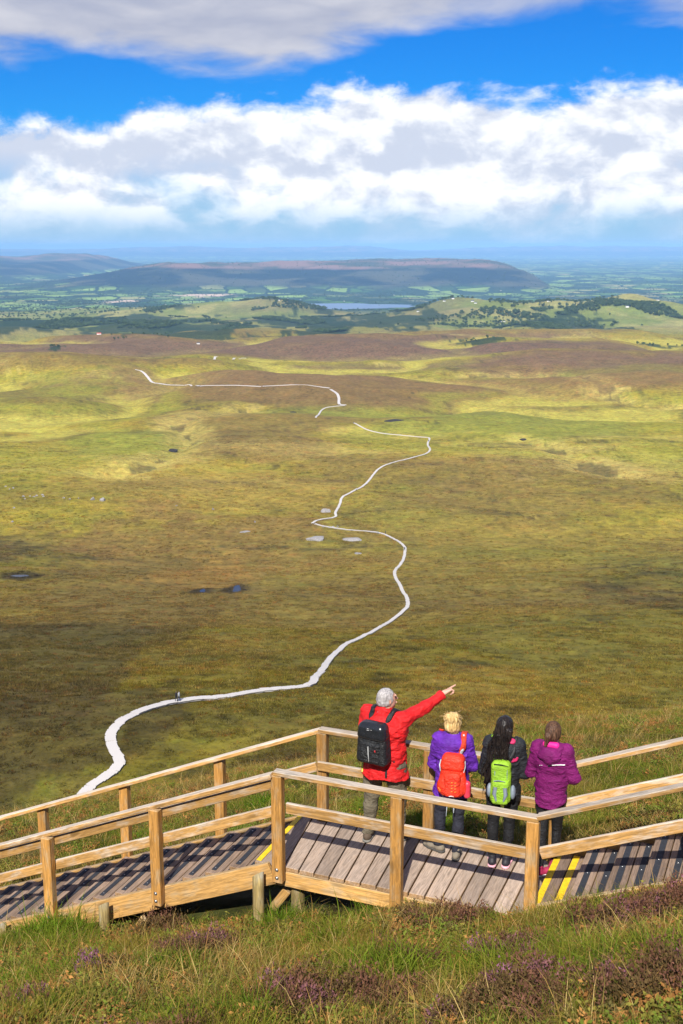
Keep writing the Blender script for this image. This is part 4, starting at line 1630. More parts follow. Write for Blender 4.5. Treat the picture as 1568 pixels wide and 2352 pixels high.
TREES = [tree_meshes(3), tree_meshes(4, 1.3), tree_meshes(5, .8)]


def add_tree(x, y, h, label, group, k):
    cm, tm = TREES[k]
    r = empty('tree', (x, y, float(hgt(np.array(x), np.array(y), False))), random.uniform(0, 6))
    for nm, me in (('crown', cm), ('trunk', tm)):
        o = link(bpy.data.objects.new(nm, me), r)
        o.scale = (h, h, h)
    tag(r, label, 'tree', group)


CLUMPS = [(1110, 778, 40, 5, 9, 'dark tree in the low clump on the brown moor below the pointed knoll', 'clump on the brown moor'),
          (1210, 752, 60, 8, 12, 'dark tree on the slope between the two knolls', 'trees between the knolls'),
          (1330, 750, 70, 9, 14, 'dark tree along the foot of the right hand knoll', 'trees under the right knoll'),
          (1520, 796, 60, 5, 12, 'dark tree in the belt at the edge of the brown heath', 'tree belt by the heath'),
          (130, 797, 14, 4, 6, 'dark tree in the lone round thicket on the left heath', 'lone thicket'),
          (320, 772, 90, 6, 12, 'dark tree bordering the green field with the red roofed barn', 'trees by the green field')]
for a, b, rx, ry, n, lab, grp in CLUMPS:
    c = patch(a, b, rx, ry)
    for i in range(n):
        add_tree(c[0] + random.uniform(-1, 1) * c[2], c[1] + random.uniform(-1, 1) * min(c[3], c[2]) * .6, random.uniform(3.8, 6.5), lab, grp, i % 3)


def woodland():
    pts = []
    for a, b, rx, ry, n in ((250, 740, 260, 20, 800), (100, 745, 120, 16, 300), (740, 755, 60, 20, 500), (700, 740, 120, 12, 400), (480, 755, 140, 12, 300), (850, 728, 120, 8, 260), (1230, 745, 90, 10, 220), (1300, 720, 200, 10, 300),
                            (1500, 735, 90, 14, 260), (300, 770, 180, 6, 200), (1180, 700, 250, 8, 500), (450, 705, 300, 8, 400), (60, 700, 160, 12, 400), (960, 705, 60, 6, 150), (1400, 770, 120, 6, 60), (770, 780, 60, 6, 60)):
        c = patch(a, b, rx, ry)
        n = n * 2
        th, rr = RNG.uniform(0, 6.283, n * 3), np.sqrt(RNG.random(n * 3))
        xx = c[0] + rr * np.cos(th) * c[2]
        yy = c[1] + rr * np.sin(th) * min(c[3], 1.6 * c[2])
        ok = (fbm(xx / 130, yy / 160, 501, 3) > .05) & (yy > 2700)
        pts.append(np.stack([xx[ok], yy[ok]], 1)[:n])
    # hedgerow trees over the farmland
    n = 9000
    aa, rr = RNG.uniform(-.31, .31, n), np.exp(RNG.uniform(math.log(4500), math.log(15000), n))
    pts.append(np.stack([rr * np.sin(aa), rr * np.cos(aa)], 1))
    n = 30
    aa, rr = RNG.uniform(-.31, .31, n), np.exp(RNG.uniform(math.log(2900), math.log(4500), n))
    pts.append(np.stack([rr * np.sin(aa), rr * np.cos(aa)], 1))
    P = np.vstack(pts)
    q = np.sqrt(((P[:, 0] + 110) / 680) ** 2 + ((P[:, 1] - 6650) / 460) ** 2)
    P = P[q > 1]
    z = hgt(P[:, 0], P[:, 1], False)
    m = len(P)
    rot = np.zeros((m, 3)); rot[:, 2] = RNG.uniform(0, 6.28, m)
    s = RNG.uniform(5, 10.5, m)
    sz = np.stack([s * RNG.uniform(1, 1.9, m), s * 1.2, s], 1)
    protos = []
    for cm, tm in TREES:
        protos.append(bpy.data.objects.new('far_tree', cm))
    instancer('woodland', np.stack([P[:, 0], P[:, 1], z - .5], 1), rot, sz, RNG.integers(0, 3, m), np.ones((m, 3)), protos, 'woods and hedgerow trees of the far lowland')


woodland()

WHITEWALL = plain_mat('white_render', (.80, .79, .76), .8)
SLATE = plain_mat('slate_roof', (.10, .10, .115), .7)
REDROOF = plain_mat('red_roof', (.42, .06, .05), .7)


def house_meshes():
    w, d, h, rz = .5, .32, .28, .22
    v = [(-w, -d, -.2), (w, -d, -.2), (w, d, -.2), (-w, d, -.2), (-w, -d, h), (w, -d, h), (w, d, h), (-w, d, h), (-w, 0, h + rz), (w, 0, h + rz)]
    f = [(0, 1, 5, 4), (1, 2, 6, 9, 5), (2, 3, 7, 6), (3, 0, 4, 8, 7)]
    a = bpy.data.meshes.new('wall'); a.from_pydata(v, [], f); a.materials.append(WHITEWALL)
    e = .04
    v = [(-w - e, -d - e, h - e), (w + e, -d - e, h - e), (w + e, 0, h + rz + .02), (-w - e, 0, h + rz + .02), (-w - e, d + e, h - e), (w + e, d + e, h - e),
         (.28, -.05, h + rz - .05), (.38, -.05, h + rz - .05), (.38, .05, h + rz - .05), (.28, .05, h + rz - .05), (.28, -.05, h + rz + .13), (.38, -.05, h + rz + .13), (.38, .05, h + rz + .13), (.28, .05, h + rz + .13)]
    f = [(0, 1, 2, 3), (3, 2, 5, 4), (6, 7, 11, 10), (7, 8, 12, 11), (8, 9, 13, 12), (9, 6, 10, 13), (10, 11, 12, 13)]
    b = bpy.data.meshes.new('roof'); b.from_pydata(v, [], f); b.materials.append(SLATE)
    return a, b


HW, HR = house_meshes()
FARMS = [(1010, 690, 20), (1020, 692, 16), (1040, 686, 16), (1085, 693, 20), (1092, 697, 18), (1210, 690, 16), (1260, 692, 18), (870, 702, 18), (640, 690, 16), (660, 686, 18), (690, 688, 14), (905, 678, 18), (790, 692, 16), (560, 680, 18),
         (1150, 668, 20), (1290, 655, 22), (1330, 700, 18), (1440, 705, 20), (1510, 690, 20), (1370, 660, 22), (270, 668, 20), (240, 690, 18), (380, 700, 18), (455, 790, 12), (1150, 739, 14), (1158, 739, 12), (960, 716, 16)]
for i, (a, b, L) in enumerate(FARMS):
    c = ground_at(a, b)
    r = empty('farmhouse', tuple(c), random.uniform(-.5, .5))
    near_knoll = a in (1150, 1158) and b == 739
    where = 'beyond the pale quarry' if a < 500 else ('on the shore fields by the lough' if a < 930 and b > 675 else ('in the village below the wooded plateau' if a < 1110 else ('on the open plain past the end of the plateau' if b < 680 else 'among the hedges behind the right knoll')))
    lab = 'small white slate roofed house ' + where
    grp = 'white houses ' + where
    if b == 790:
        lab, grp = 'small white cottage at the edge of the brown heath beyond the bog', None
    elif near_knoll:
        lab, grp = 'white farm building on the green saddle beside the pointed knoll', 'buildings on the green saddle'
    tag(r, lab, 'house', grp)
    for nm, me in (('wall', HW), ('roof', HR)):
        o = link(bpy.data.objects.new(nm, me), r)
        o.scale = (L * .45, L * .45, L * .42)
c = ground_at(227, 768)
r = empty('barn', tuple(c), .2)
tag(r, 'red roofed barn by the green field in the middle distance', 'barn')
o = link(bpy.data.objects.new('wall', HW), r); o.scale = (8, 7, 6)
o = link(bpy.data.objects.new('roof', HR.copy()), r); o.scale = (8, 7, 6)
o.data.materials[0] = REDROOF


# ------------------------------------------------------------------ figures: smooth implicit surfaces turned into meshes
def surf_nets(d, lo, h):
    s = d < 0
    nx, ny, nz = d.shape
    c = [slice(0, -1), slice(1, None)]
    cnt = np.zeros((nx - 1, ny - 1, nz - 1), np.int8)
    for i in (0, 1):
        for j in (0, 1):
            for k in (0, 1):
                cnt += s[c[i], c[j], c[k]]
    act = np.argwhere((cnt > 0) & (cnt < 8))
    if len(act) == 0:
        return np.zeros((0, 3)), np.zeros((0, 4), int)
    idx = np.full(cnt.shape, -1, np.int64)
    idx[tuple(act.T)] = np.arange(len(act))
    acc = np.zeros((len(act), 3))
    num = np.zeros(len(act))
    cor = [(i, j, k) for i in (0, 1) for j in (0, 1) for k in (0, 1)]
    val = {q: d[act[:, 0] + q[0], act[:, 1] + q[1], act[:, 2] + q[2]] for q in cor}
    for a in cor:
        for ax in range(3):
            if a[ax] == 0:
                b = list(a); b[ax] = 1; b = tuple(b)
                va, vb = val[a], val[b]
                m = (va < 0) != (vb < 0)
                t = np.where(m, va / np.where(m, va - vb, 1), 0)
                p = np.array(a, float)[None, :].repeat(len(act), 0)
                p[:, ax] += t
                acc += np.where(m[:, None], p, 0)
                num += m
    v = (act + acc / num[:, None]) * h + lo
    quads = []
    for ax in range(3):
        u, w = (ax + 1) % 3, (ax + 2) % 3
        sl0 = [slice(1, -1)] * 3; sl1 = [slice(1, -1)] * 3
        sl0[ax] = slice(0, -1); sl1[ax] = slice(1, None)
        a, b = s[tuple(sl0)], s[tuple(sl1)]
        e = np.argwhere(a != b)
        if len(e) == 0:
            continue
        flip = a[tuple(e.T)]
        e = e.copy()
        off = np.ones(3, int); off[ax] = 0
        e = e + off
        du = np.zeros(3, int); du[u] = 1
        dw = np.zeros(3, int); dw[w] = 1
        q = np.stack([idx[tuple((e - du - dw).T)], idx[tuple((e - dw).T)], idx[tuple(e.T)], idx[tuple((e - du).T)]], 1)
        q[~flip] = q[~flip][:, ::-1]
        quads.append(q)
    q = np.vstack(quads)
    q = q[(q >= 0).all(1)]
    return v, q


def vnoise3(p, seed):
    i = np.floor(p).astype(np.int64)
    f = p - i
    u = f * f * (3 - 2 * f)

    def hsh(a, b, c):
        h = (a * 374761393 + b * 668265263 + c * 2147483647 + seed * 974711) & 0xFFFFFFFF
        h = ((h ^ (h >> 13)) * 1274126177) & 0xFFFFFFFF
        return ((h ^ (h >> 16)) & 0xFFFF) / 32767.5 - 1
    r = 0
    for a in (0, 1):
        for b in (0, 1):
            for c in (0, 1):
                w = (u[:, 0] if a else 1 - u[:, 0]) * (u[:, 1] if b else 1 - u[:, 1]) * (u[:, 2] if c else 1 - u[:, 2])
                r = r + w * hsh(i[:, 0] + a, i[:, 1] + b, i[:, 2] + c)
    return r


class Sdf:
    def __init__(s, lo, hi, h):
        s.lo, s.h = np.array(lo, float), h
        n = np.ceil((np.array(hi, float) - s.lo) / h).astype(int) + 1
        s.ax = [s.lo[i] + h * np.arange(n[i]) for i in range(3)]
        s.d = np.full(tuple(n), 1.0, np.float32)

    def blk(s, lo, hi):
        sl, g = [], []
        for i in range(3):
            a = max(0, int((lo[i] - s.lo[i]) / s.h) - 1)
            b = min(len(s.ax[i]), int((hi[i] - s.lo[i]) / s.h) + 2)
            if b <= a:
                return None, None
            sl.append(slice(a, b))
            sh = [1, 1, 1]; sh[i] = -1
            g.append(s.ax[i][a:b].reshape(sh))
        return tuple(sl), g

    def put(s, fn, lo, hi, k, cut=False):
        m = k + 3 * s.h
        sl, g = s.blk([q - m for q in lo], [q + m for q in hi])
        if sl is None:
            return
        e = fn(*g)
        a = s.d[sl]
        if cut:
            e = -e
            hh = np.clip(.5 - .5 * (e - a) / k, 0, 1)
            s.d[sl] = e * (1 - hh) + a * hh + k * hh * (1 - hh)
        else:
            hh = np.clip(.5 + .5 * (e - a) / k, 0, 1)
            s.d[sl] = e * (1 - hh) + a * hh - k * hh * (1 - hh)

    def cone(s, p, q, r1, r2, k=.02, sc=(1, 1, 1), cut=False):
        p, q = np.array(p, float), np.array(q, float)
        sc = np.array(sc, float)
        mx = max(r1, r2)
        lo, hi = np.minimum(p, q) - mx * sc, np.maximum(p, q) + mx * sc
        P, Q = p / sc, q / sc
        v = Q - P
        L2 = max(float(v @ v), 1e-9)
        ms = float(sc.min())

        def fn(X, Y, Z):
            x, y, z = X / sc[0] - P[0], Y / sc[1] - P[1], Z / sc[2] - P[2]
            t = np.clip((x * v[0] + y * v[1] + z * v[2]) / L2, 0, 1)
            return (np.sqrt((x - v[0] * t) ** 2 + (y - v[1] * t) ** 2 + (z - v[2] * t) ** 2) - (r1 + (r2 - r1) * t)) * ms
        s.put(fn, lo, hi, k, cut)
        return s

    def ell(s, c, r, k=.02, rot=None, cut=False):
        c, r = np.array(c, float), np.array(r, float)
        R_ = np.eye(3) if rot is None else np.array(rot)
        ext = np.sqrt(((R_ * r[None, :]) ** 2).sum(1))
        ms = float(r.min())

        def fn(X, Y, Z):
            x, y, z = X - c[0], Y - c[1], Z - c[2]
            a = (R_[0, 0] * x + R_[1, 0] * y + R_[2, 0] * z) / r[0]
            b = (R_[0, 1] * x + R_[1, 1] * y + R_[2, 1] * z) / r[1]
            e = (R_[0, 2] * x + R_[1, 2] * y + R_[2, 2] * z) / r[2]
            return (np.sqrt(a * a + b * b + e * e) - 1) * ms
        s.put(fn, c - ext, c + ext, k, cut)
        return s

    def box(s, c, half, rad, k=.012, rot=None, cut=False, taper=0.0):
        c, half = np.array(c, float), np.array(half, float)
        R_ = np.eye(3) if rot is None else np.array(rot)
        ext = np.abs(R_) @ half * (1 + abs(taper))

        def fn(X, Y, Z):
            x, y, z = X - c[0], Y - c[1], Z - c[2]
            a = R_[0, 0] * x + R_[1, 0] * y + R_[2, 0] * z
            b = R_[0, 1] * x + R_[1, 1] * y + R_[2, 1] * z
            e = R_[0, 2] * x + R_[1, 2] * y + R_[2, 2] * z
            sc = 1 + taper * e / half[2]
            qa, qb, qe = np.abs(a) / sc - half[0] + rad, np.abs(b) / sc - half[1] + rad, np.abs(e) - half[2] + rad
            return np.sqrt(np.maximum(qa, 0) ** 2 + np.maximum(qb, 0) ** 2 + np.maximum(qe, 0) ** 2) + np.minimum(np.maximum(np.maximum(qa, qb), qe), 0) - rad
        s.put(fn, c - ext, c + ext, k, cut)
        return s

    def noise(s, amp, freq, seed, zone=None):
        m = np.abs(s.d) < .03
        i = np.argwhere(m)
        if len(i) == 0:
            return s
        p = i * s.h + s.lo
        n = vnoise3(p * np.array(freq), seed) + .5 * vnoise3(p * np.array(freq) * 2.1, seed + 1)
        w = amp if zone is None else amp * zone(p)
        s.d[m] += (n * w).astype(np.float32)
        return s

    def keep(s, fn):
        """intersect with fn(X,Y,Z) < 0"""
        g = [a.reshape([-1 if i == j else 1 for j in range(3)]) for i, a in enumerate(s.ax)]
        s.d = np.maximum(s.d, fn(*g)).astype(np.float32)
        return s

    def ribbon(s, pts, w, th=.009, off=.004, end=False):
        """a strap lying on this surface along a line of points"""
        best = np.full(s.d.shape, 1.0, np.float32)
        for p, q in zip(pts[:-1], pts[1:]):
            p, q = np.array(p, float), np.array(q, float)
            sl, g = s.blk(np.minimum(p, q) - w - .08, np.maximum(p, q) + w + .08)
            if sl is None:
                continue
            v = q - p
            x, y, z = g[0] - p[0], g[1] - p[1], g[2] - p[2]
            t = np.clip((x * v[0] + y * v[1] + z * v[2]) / float(v @ v), 0, 1)
            e = np.sqrt((x - v[0] * t) ** 2 + (y - v[1] * t) ** 2 + (z - v[2] * t) ** 2) - w
            best[sl] = np.minimum(best[sl], e)
        r = Sdf.__new__(Sdf)
        r.lo, r.h, r.ax = s.lo, s.h, s.ax
        r.d = np.maximum(best, np.abs(s.d - off) - th).astype(np.float32)
        return r

    def obj(s, name, mat, parent, c=(0, 0, 0), relax=1):
        d = s.d.copy()
        for ax in range(3):
            sl = [slice(None)] * 3
            sl[ax] = 0; d[tuple(sl)] = np.maximum(d[tuple(sl)], s.h)
            sl[ax] = -1; d[tuple(sl)] = np.maximum(d[tuple(sl)], s.h)
        v, q = surf_nets(d, s.lo, s.h)
        return mesh_obj(name, v - np.array(c), np.ascontiguousarray(q), mat, parent, smooth=True)


def rotz(a):
    c, s = math.cos(a), math.sin(a)
    return np.array([[c, -s, 0], [s, c, 0], [0, 0, 1.0]])


def hand(S, w, d, up, out, pose, f=1.0):
    """palm and five fingers; d along the hand, up = back of the hand, out = thumb side"""
    w, d, up, out = (np.array(q, float) for q in (w, d, up, out))
    d /= np.linalg.norm(d)
    up -= d * (up @ d); up /= np.linalg.norm(up)
    out -= d * (out @ d) + up * (out @ up); out /= np.linalg.norm(out)
    S.cone(w - d * .02, w + d * .03, .027 * f, .027 * f, .012)
    for q in (-1, -.33, .33, 1):
        S.cone(w + d * .02 + out * q * .020 * f, w + d * .085 * f + out * q * .030 * f, .016 * f, .013 * f, .012)
    lens = {1: .078, .33: .085, -.33: .079, -1: .062}
    for q, L in lens.items():
        b = w + d * .085 * f + out * q * .030 * f
        L *= f
        if pose == 'point' and q == 1:
            m = b + d * L * .5 + up * .002
            e = b + d * L * 1.05
            S.cone(b, m, .0105, .0098, .004); S.cone(m, e, .0098, .0085, .003)
        else:
            cu = 1.0 if pose == 'point' else (.75 if pose == 'grip' else .35)
            m = b + (d * math.cos(.9 * cu) - up * math.sin(.9 * cu)) * L * .45
            a2 = 2.3 * cu
            e = m + (d * math.cos(a2) - up * math.sin(a2)) * L * .36
            a3 = 3.1 * cu
            e2 = e + (d * math.cos(a3) - up * math.sin(a3)) * L * .26
            S.cone(b, m, .0105, .0098, .003); S.cone(m, e, .0098, .009, .003); S.cone(e, e2, .009, .0078, .003)
    t0 = w + d * .03 * f + out * .026 * f
    t1 = t0 + (d * .6 + out * .7 - up * .25) * .042 * f
    t2 = t1 + (d * .85 + out * .1 - up * .35) * .036 * f
    S.cone(t0, t1, .014, .0115, .008); S.cone(t1, t2, .0115, .009, .004)


SKIN = plain_mat('skin', (.60, .34, .25), .55, 0, .35)
EYE = plain_mat('eye', (.05, .04, .035), .2)


def head_prims(S, hc, yaw, f, tilt=0.0):
    """skull, face and ears round the head's middle; the face looks along +y turned by yaw"""
    Rm = rotz(yaw)
    ct, st = math.cos(tilt), math.sin(tilt)
    Rm = Rm @ np.array([[1, 0, 0], [0, ct, -st], [0, st, ct]])
    hc = np.array(hc)

    def T(x, y, z):
        return hc + Rm @ (np.array((x, y, z)) * f)
    S.ell(T(0, -.012, .02), np.array((.074, .094, .093)) * f, .02, Rm)
    S.ell(T(0, .025, -.035), np.array((.060, .066, .078)) * f, .03, Rm)
    S.cone(T(0, .062, -.088), T(0, .05, -.07), .026 * f, .04 * f, .02)
    S.cone(T(0, .092, .01), T(0, .112, -.025), .009 * f, .014 * f, .008)
    S.cone(T(-.022, .094, -.058), T(.022, .094, -.058), .010 * f, .010 * f, .006)
    for q in (-1, 1):
        S.ell(T(q * .032, .088, .012), np.array((.018, .012, .012)) * f, .008, Rm, cut=True)
        S.ell(T(q * .076, -.008, -.008), np.array((.010, .020, .032)) * f, .006, Rm)
        S.ell(T(q * .086, -.004, -.004), np.array((.005, .010, .017)) * f, .004, Rm, cut=True)
        S.cone(T(q * .05, .083, .028), T(q * .012, .095, .026), .007 * f, .007 * f, .008)
    return T, Rm


def tubes(name, lines, r, mat, parent, n=4):
    v, f = [], []
    for L in lines:
        L = [Vector(p) for p in L]
        base = len(v)
        for i, p in enumerate(L):
            d = (L[min(i + 1, len(L) - 1)] - L[max(i - 1, 0)]).normalized()
            t = d.orthogonal().normalized()
            b = d.cross(t)
            rr = r * (1 if i < len(L) - 1 else .4)
            for k in range(n):
                a = 2 * math.pi * k / n
                v.append(tuple(p + (t * math.cos(a) + b * math.sin(a)) * rr))
        for i in range(len(L) - 1):
            for k in range(n):
                f.append((base + i * n + k, base + i * n + (k + 1) % n, base + (i + 1) * n + (k + 1) % n, base + (i + 1) * n + k))
    return mesh_obj(name, v, f, mat, parent)


def figure(label, loc, rz, H, spec):
    """one standing person seen from any side: a continuous body with clothes over it"""
    f = H / 1.70
    sp = dict(bulk=1.0, sh=.175, hip=.10, hem=.80, head_yaw=0.0, tilt=0.0, head_dx=0.0, head_dy=0.0, trouser=1.0, body_h=.0075)
    sp.update(spec)
    b = sp['bulk']
    root = empty('person', loc, rz)
    tag(root, label, 'person')
    Z = lambda z: z * f
    hips = [(-sp['hip'] * f, 0, Z(.89)), (sp['hip'] * f, 0, Z(.89))]
    feet = sp['feet']
    knees = [((hips[i][0] * .35 + feet[i][0] * .65), feet[i][1] * .6 + .03, Z(.475)) for i in (0, 1)]
    ank = [(feet[i][0], feet[i][1], Z(.09)) for i in (0, 1)]
    sh = [(-sp['sh'] * f, sp.get('shy', (-.01, -.01))[0], Z(1.395)), (sp['sh'] * f, sp.get('shy', (-.01, -.01))[1], Z(1.395))]
    el, wr = sp['elbow'], sp['wrist']
    hc = (sp['head_dx'], sp['head_dy'], Z(1.585))
    out = {'root': root, 'f': f}

    # --- the body itself
    xs = [p[0] for p in list(wr) + list(el) + sh + ank]
    ys = [p[1] for p in list(wr) + list(el) + ank]
    S = Sdf((min(xs) - .2, min(min(ys) - .16, -.24), -.01), (max(xs) + .2, max(max(ys) + .22, .2), Z(1.74)), sp['body_h'])
    S.ell((0, 0, Z(.94)), (.130 * f * b, .088 * f * b, .12 * f), .03)
    S.cone((0, 0, Z(1.0)), (0, -.01, Z(1.26)), .108 * f * b, .120 * f * b, .05, (1.1, .78, 1))
    S.ell((0, -.012, Z(1.29)), (.150 * f * b, .095 * f * b, .15 * f), .04)
    S.cone(sh[0], sh[1], .058 * f, .058 * f, .05)
    S.cone((hc[0] * .4, hc[1] * .4 - .01, Z(1.40)), (hc[0], hc[1] - .008, Z(1.52)), .058 * f, .050 * f, .03)
    T, Rm = head_prims(S, hc, sp['head_yaw'], f, sp['tilt'])
    for i in (0, 1):
        lg = min(1.0, sp['trouser'] * 1.02) * .82
        S.cone(hips[i], knees[i], .082 * f * lg, .055 * f * lg, .03)
        S.cone(knees[i], ank[i], .056 * f * lg, .036 * f * lg, .02)
        S.ell((knees[i][0], knees[i][1] - .030, Z(.36)), (.044 * f * lg, .046 * f * lg, .09 * f), .03)
        c, s_ = math.cos(feet[i][2]), math.sin(feet[i][2])
        S.cone((ank[i][0], ank[i][1], Z(.05)), (ank[i][0] - s_ * .15, ank[i][1] + c * .15, Z(.035)), .036 * f, .03 * f, .02)
        S.cone(sh[i], el[i], .050 * f * b, .042 * f, .03)
        S.cone(el[i], wr[i], .042 * f, .028 * f, .02)
        hd = sp['hand'][i]
        hand(S, wr[i], hd[0], hd[1], hd[2], hd[3], f)
    S.obj('body', SKIN, root)
    eyes = []
    for q in (-1, 1):
        bm = bmesh.new()
        bmesh.ops.create_uvsphere(bm, u_segments=10, v_segments=8, radius=.0115 * f)
        o = bm_obj('eye', bm, EYE, root, True)
        o.location = T(q * .032, .080, .012)

    # --- trousers
    tw = sp['trouser']
    P = Sdf((-.36, -.30, Z(.05)), (.36, .34, Z(1.08)), .0075)
    P.ell((0, 0, Z(.94)), (.165 * f * b, .120 * f * b, .13 * f), .03)
    for i in (0, 1):
        P.cone(hips[i], knees[i], .094 * f * b * (.55 + .45 * tw), .064 * f * tw, .025)
        P.cone(knees[i], (ank[i][0], ank[i][1], Z(.10)), .065 * f * tw, (.046 if tw > .95 else .040) * f * tw, .02)
        P.ell((knees[i][0], knees[i][1] - .035, Z(.36)), (.052 * f * tw, .054 * f * tw, .11 * f), .03)
    P.noise(sp.get('tr_amp', .006), (9, 9, 20), 11)
    P.noise(sp.get('tr_amp', .006) * .8, (16, 16, 34), 13, lambda p: ((p[:, 2] < Z(.30)) | ((p[:, 2] > Z(.40)) & (p[:, 2] < Z(.58)))) * 1.0)
    zc = Z(sp.get('cuff', .085))
    P.keep(lambda X, Y, Zz: zc - Zz + 0 * X + 0 * Y)
    out['trousers'] = P.obj('trousers', sp['tr_mat'], root)

    # --- shoes with their soles
    for i in (0, 1):
        a = feet[i][2]
        c, s_ = math.cos(a), math.sin(a)
        fw = np.array((-s_, c, 0)); 
        k = .0055
        base = np.array((feet[i][0], feet[i][1], 0.0))
        Q = Sdf(base - (.22, .22, .004), base + (.22, .22, .15), k)
        Q.cone(base - fw * .035 + (0, 0, .048), base + fw * .10 + (0, 0, .045), .040 * f, .036 * f, .02)
        Q.cone(base + fw * .10 + (0, 0, .042), base + fw * .165 + (0, 0, .034), .040 * f, .030 * f, .02)
        Q.cone(base + (0, -.00, .05) - fw * .01, base + (0, 0, .105) - fw * .008, .042 * f, .040 * f, .02)
        Q.noise(.002, (30, 30, 30), 5)
        Q.keep(lambda X, Y, Zz: .020 - Zz + 0 * X + 0 * Y)
        Q.ell(base + (0, 0, .135) - fw * .005, (.033 * f, .036 * f, .035), .006, cut=True)
        shoe = Q.obj('shoe', sp['shoe_mat'], root)
        Q2 = Sdf(base - (.22, .22, .004), base + (.22, .22, .06), k)
        Q2.cone(base - fw * .040 + (0, 0, .02), base + fw * .10 + (0, 0, .02), .045 * f, .043 * f, .02, (1, 1, 1))
        Q2.cone(base + fw * .10 + (0, 0, .02), base + fw * .170 + (0, 0, .024), .043 * f, .032 * f, .02)
        Q2.keep(lambda X, Y, Zz: np.maximum(Zz - .026, .002 - Zz) + 0 * X + 0 * Y)
        Q2.obj('sole', sp['sole_mat'], shoe)
        if sp.get('lace_mat'):
            L = []
            for u in (.045, .07, .095):
                p = base + fw * u + (0, 0, .092 - u * .30)
                sd = np.array((c, s_, 0))
                L.append([tuple(p - sd * .028 - (0, 0, .012)), tuple(p), tuple(p + sd * .028 - (0, 0, .012))])
            tubes('laces', L, .006, sp['lace_mat'], shoe)

    # --- jacket
    hem = Z(sp['hem'])
    xs = [p[0] for p in list(wr) + list(el) + sh]
    ys = [p[1] for p in list(wr) + list(el)]
    J = Sdf((min(min(xs) - .12, -.33), -.36, hem - .03), (max(max(xs) + .12, .33), max(max(ys) + .10, .24), max(Z(1.56), max(p[2] for p in wr) + .1)), .006)
    jb = sp.get('jb', 1.0) * b
    J.cone((0, 0, hem - .05), (0, 0, Z(1.05)), sp.get('hemw', .160) * f * jb, .142 * f * jb, .04, (1.12, .86, 1))
    J.cone((0, 0, Z(1.05)), (0, -.012, Z(1.27)), .142 * f * jb, .158 * f * jb, .05, (1.10, .84, 1))
    J.ell((0, -.016, Z(1.29)), (.186 * f * jb, .132 * f * jb, .165 * f), .04)
    J.cone(sh[0], sh[1], .074 * f, .074 * f, .05)
    J.cone((hc[0] * .4, -.012, Z(1.42)), (hc[0] * .5, -.008, Z(1.47)), .072 * f, .064 * f, .03)
    for i in (0, 1):
        J.cone(sh[i], el[i], .070 * f * min(jb, 1.12), .060 * f, .035)
        w2 = np.array(wr[i]) - (np.array(wr[i]) - np.array(el[i])) * .04
        J.cone(el[i], w2, .060 * f, .044 * f, .03)
        J.noise(.006, (14, 14, 14), 31 + i, lambda p, e=np.array(el[i]): np.exp(-((p - e) ** 2).sum(1) / .012))
    amp = sp.get('jk_amp', .006) * 1.35
    J.noise(amp, (7, 7, 13), 21)
    J.noise(amp * .7, (14, 14, 30), 23)
    if sp.get('hood'):
        J.ell((0, -.105 * f, Z(1.385)), (.160 * f, .080 * f, .085 * f), .025)
        J.ell((0, -.045 * f, Z(1.455)), (.105 * f, .085 * f, .050 * f), .02)
        J.ell((0, -.030 * f, Z(1.50)), (.068 * f, .062 * f, .060 * f), .012, cut=True)
    else:
        J.ell((hc[0] * .5, 0, Z(1.50)), (.058 * f, .062 * f, .045 * f), .008, cut=True)
    rag = sp.get('tail', 0.0)
    J.keep(lambda X, Y, Zz: hem + .012 * np.sin(X * 19) - Zz - rag * np.clip(-Y * 4, -.4, 1) * 1.0 + (0.06 * rag / .06 * (np.abs(X) / .2) ** 2 if rag else 0))
    # open cuffs: the sleeve ends square across the wrist
    for i in (0, 1):
        wv, ev = np.array(wr[i]), np.array(el[i])
        dv = (wv - ev) / np.linalg.norm(wv - ev)
        c0 = wv - dv * .012

        def past(X, Y, Zz, c0=c0, dv=dv):
            al = (X - c0[0]) * dv[0] + (Y - c0[1]) * dv[1] + (Zz - c0[2]) * dv[2]
            r = np.sqrt(np.maximum((X - c0[0]) ** 2 + (Y - c0[1]) ** 2 + (Zz - c0[2]) ** 2 - al * al, 0))
            return np.minimum(al, .09 - np.maximum(r, np.abs(al)))
        J.keep(past)
    out['J'] = J
    out['jacket'] = J.obj('jacket', sp['jk_mat'], root)
    out.update(T=T, Rm=Rm, hc=np.array(hc), Z=Z, sh=sh)
    return out


def hair_cap(F, name, mat, front=.035, low=-.06, grow=.014, amp=.004, freq=(40, 40, 18), seed=3, extra=None, h=.005):
    """hair over the skull, leaving the face free; extra(S, T, f) adds knots or falls"""
    f, T, Rm, hc = F['f'], F['T'], F['Rm'], F['hc']
    S = Sdf(hc - (.24, .26, .62), hc + (.24, .24, .20), h)
    S.ell(T(0, -.012, .02), np.array((.074 + grow, .094 + grow, .093 + grow)) * f, .02, Rm)
    S.ell(T(0, -.03, -.03), np.array((.068 + grow, .072 + grow, .06 + grow)) * f, .03, Rm)

    def face(X, Y, Zz):
        x, y, z = X - hc[0], Y - hc[1], Zz - hc[2]
        ly = Rm[0, 1] * x + Rm[1, 1] * y + Rm[2, 1] * z
        lz = Rm[0, 2] * x + Rm[1, 2] * y + Rm[2, 2] * z
        return np.maximum(ly - front * f - np.maximum(lz - .045 * f, 0) * .9, low * f - lz)
    S.keep(face)
    if extra:
        extra(S, T, f)
    S.noise(amp, freq, seed)
    return S.obj(name, mat, F['root'])


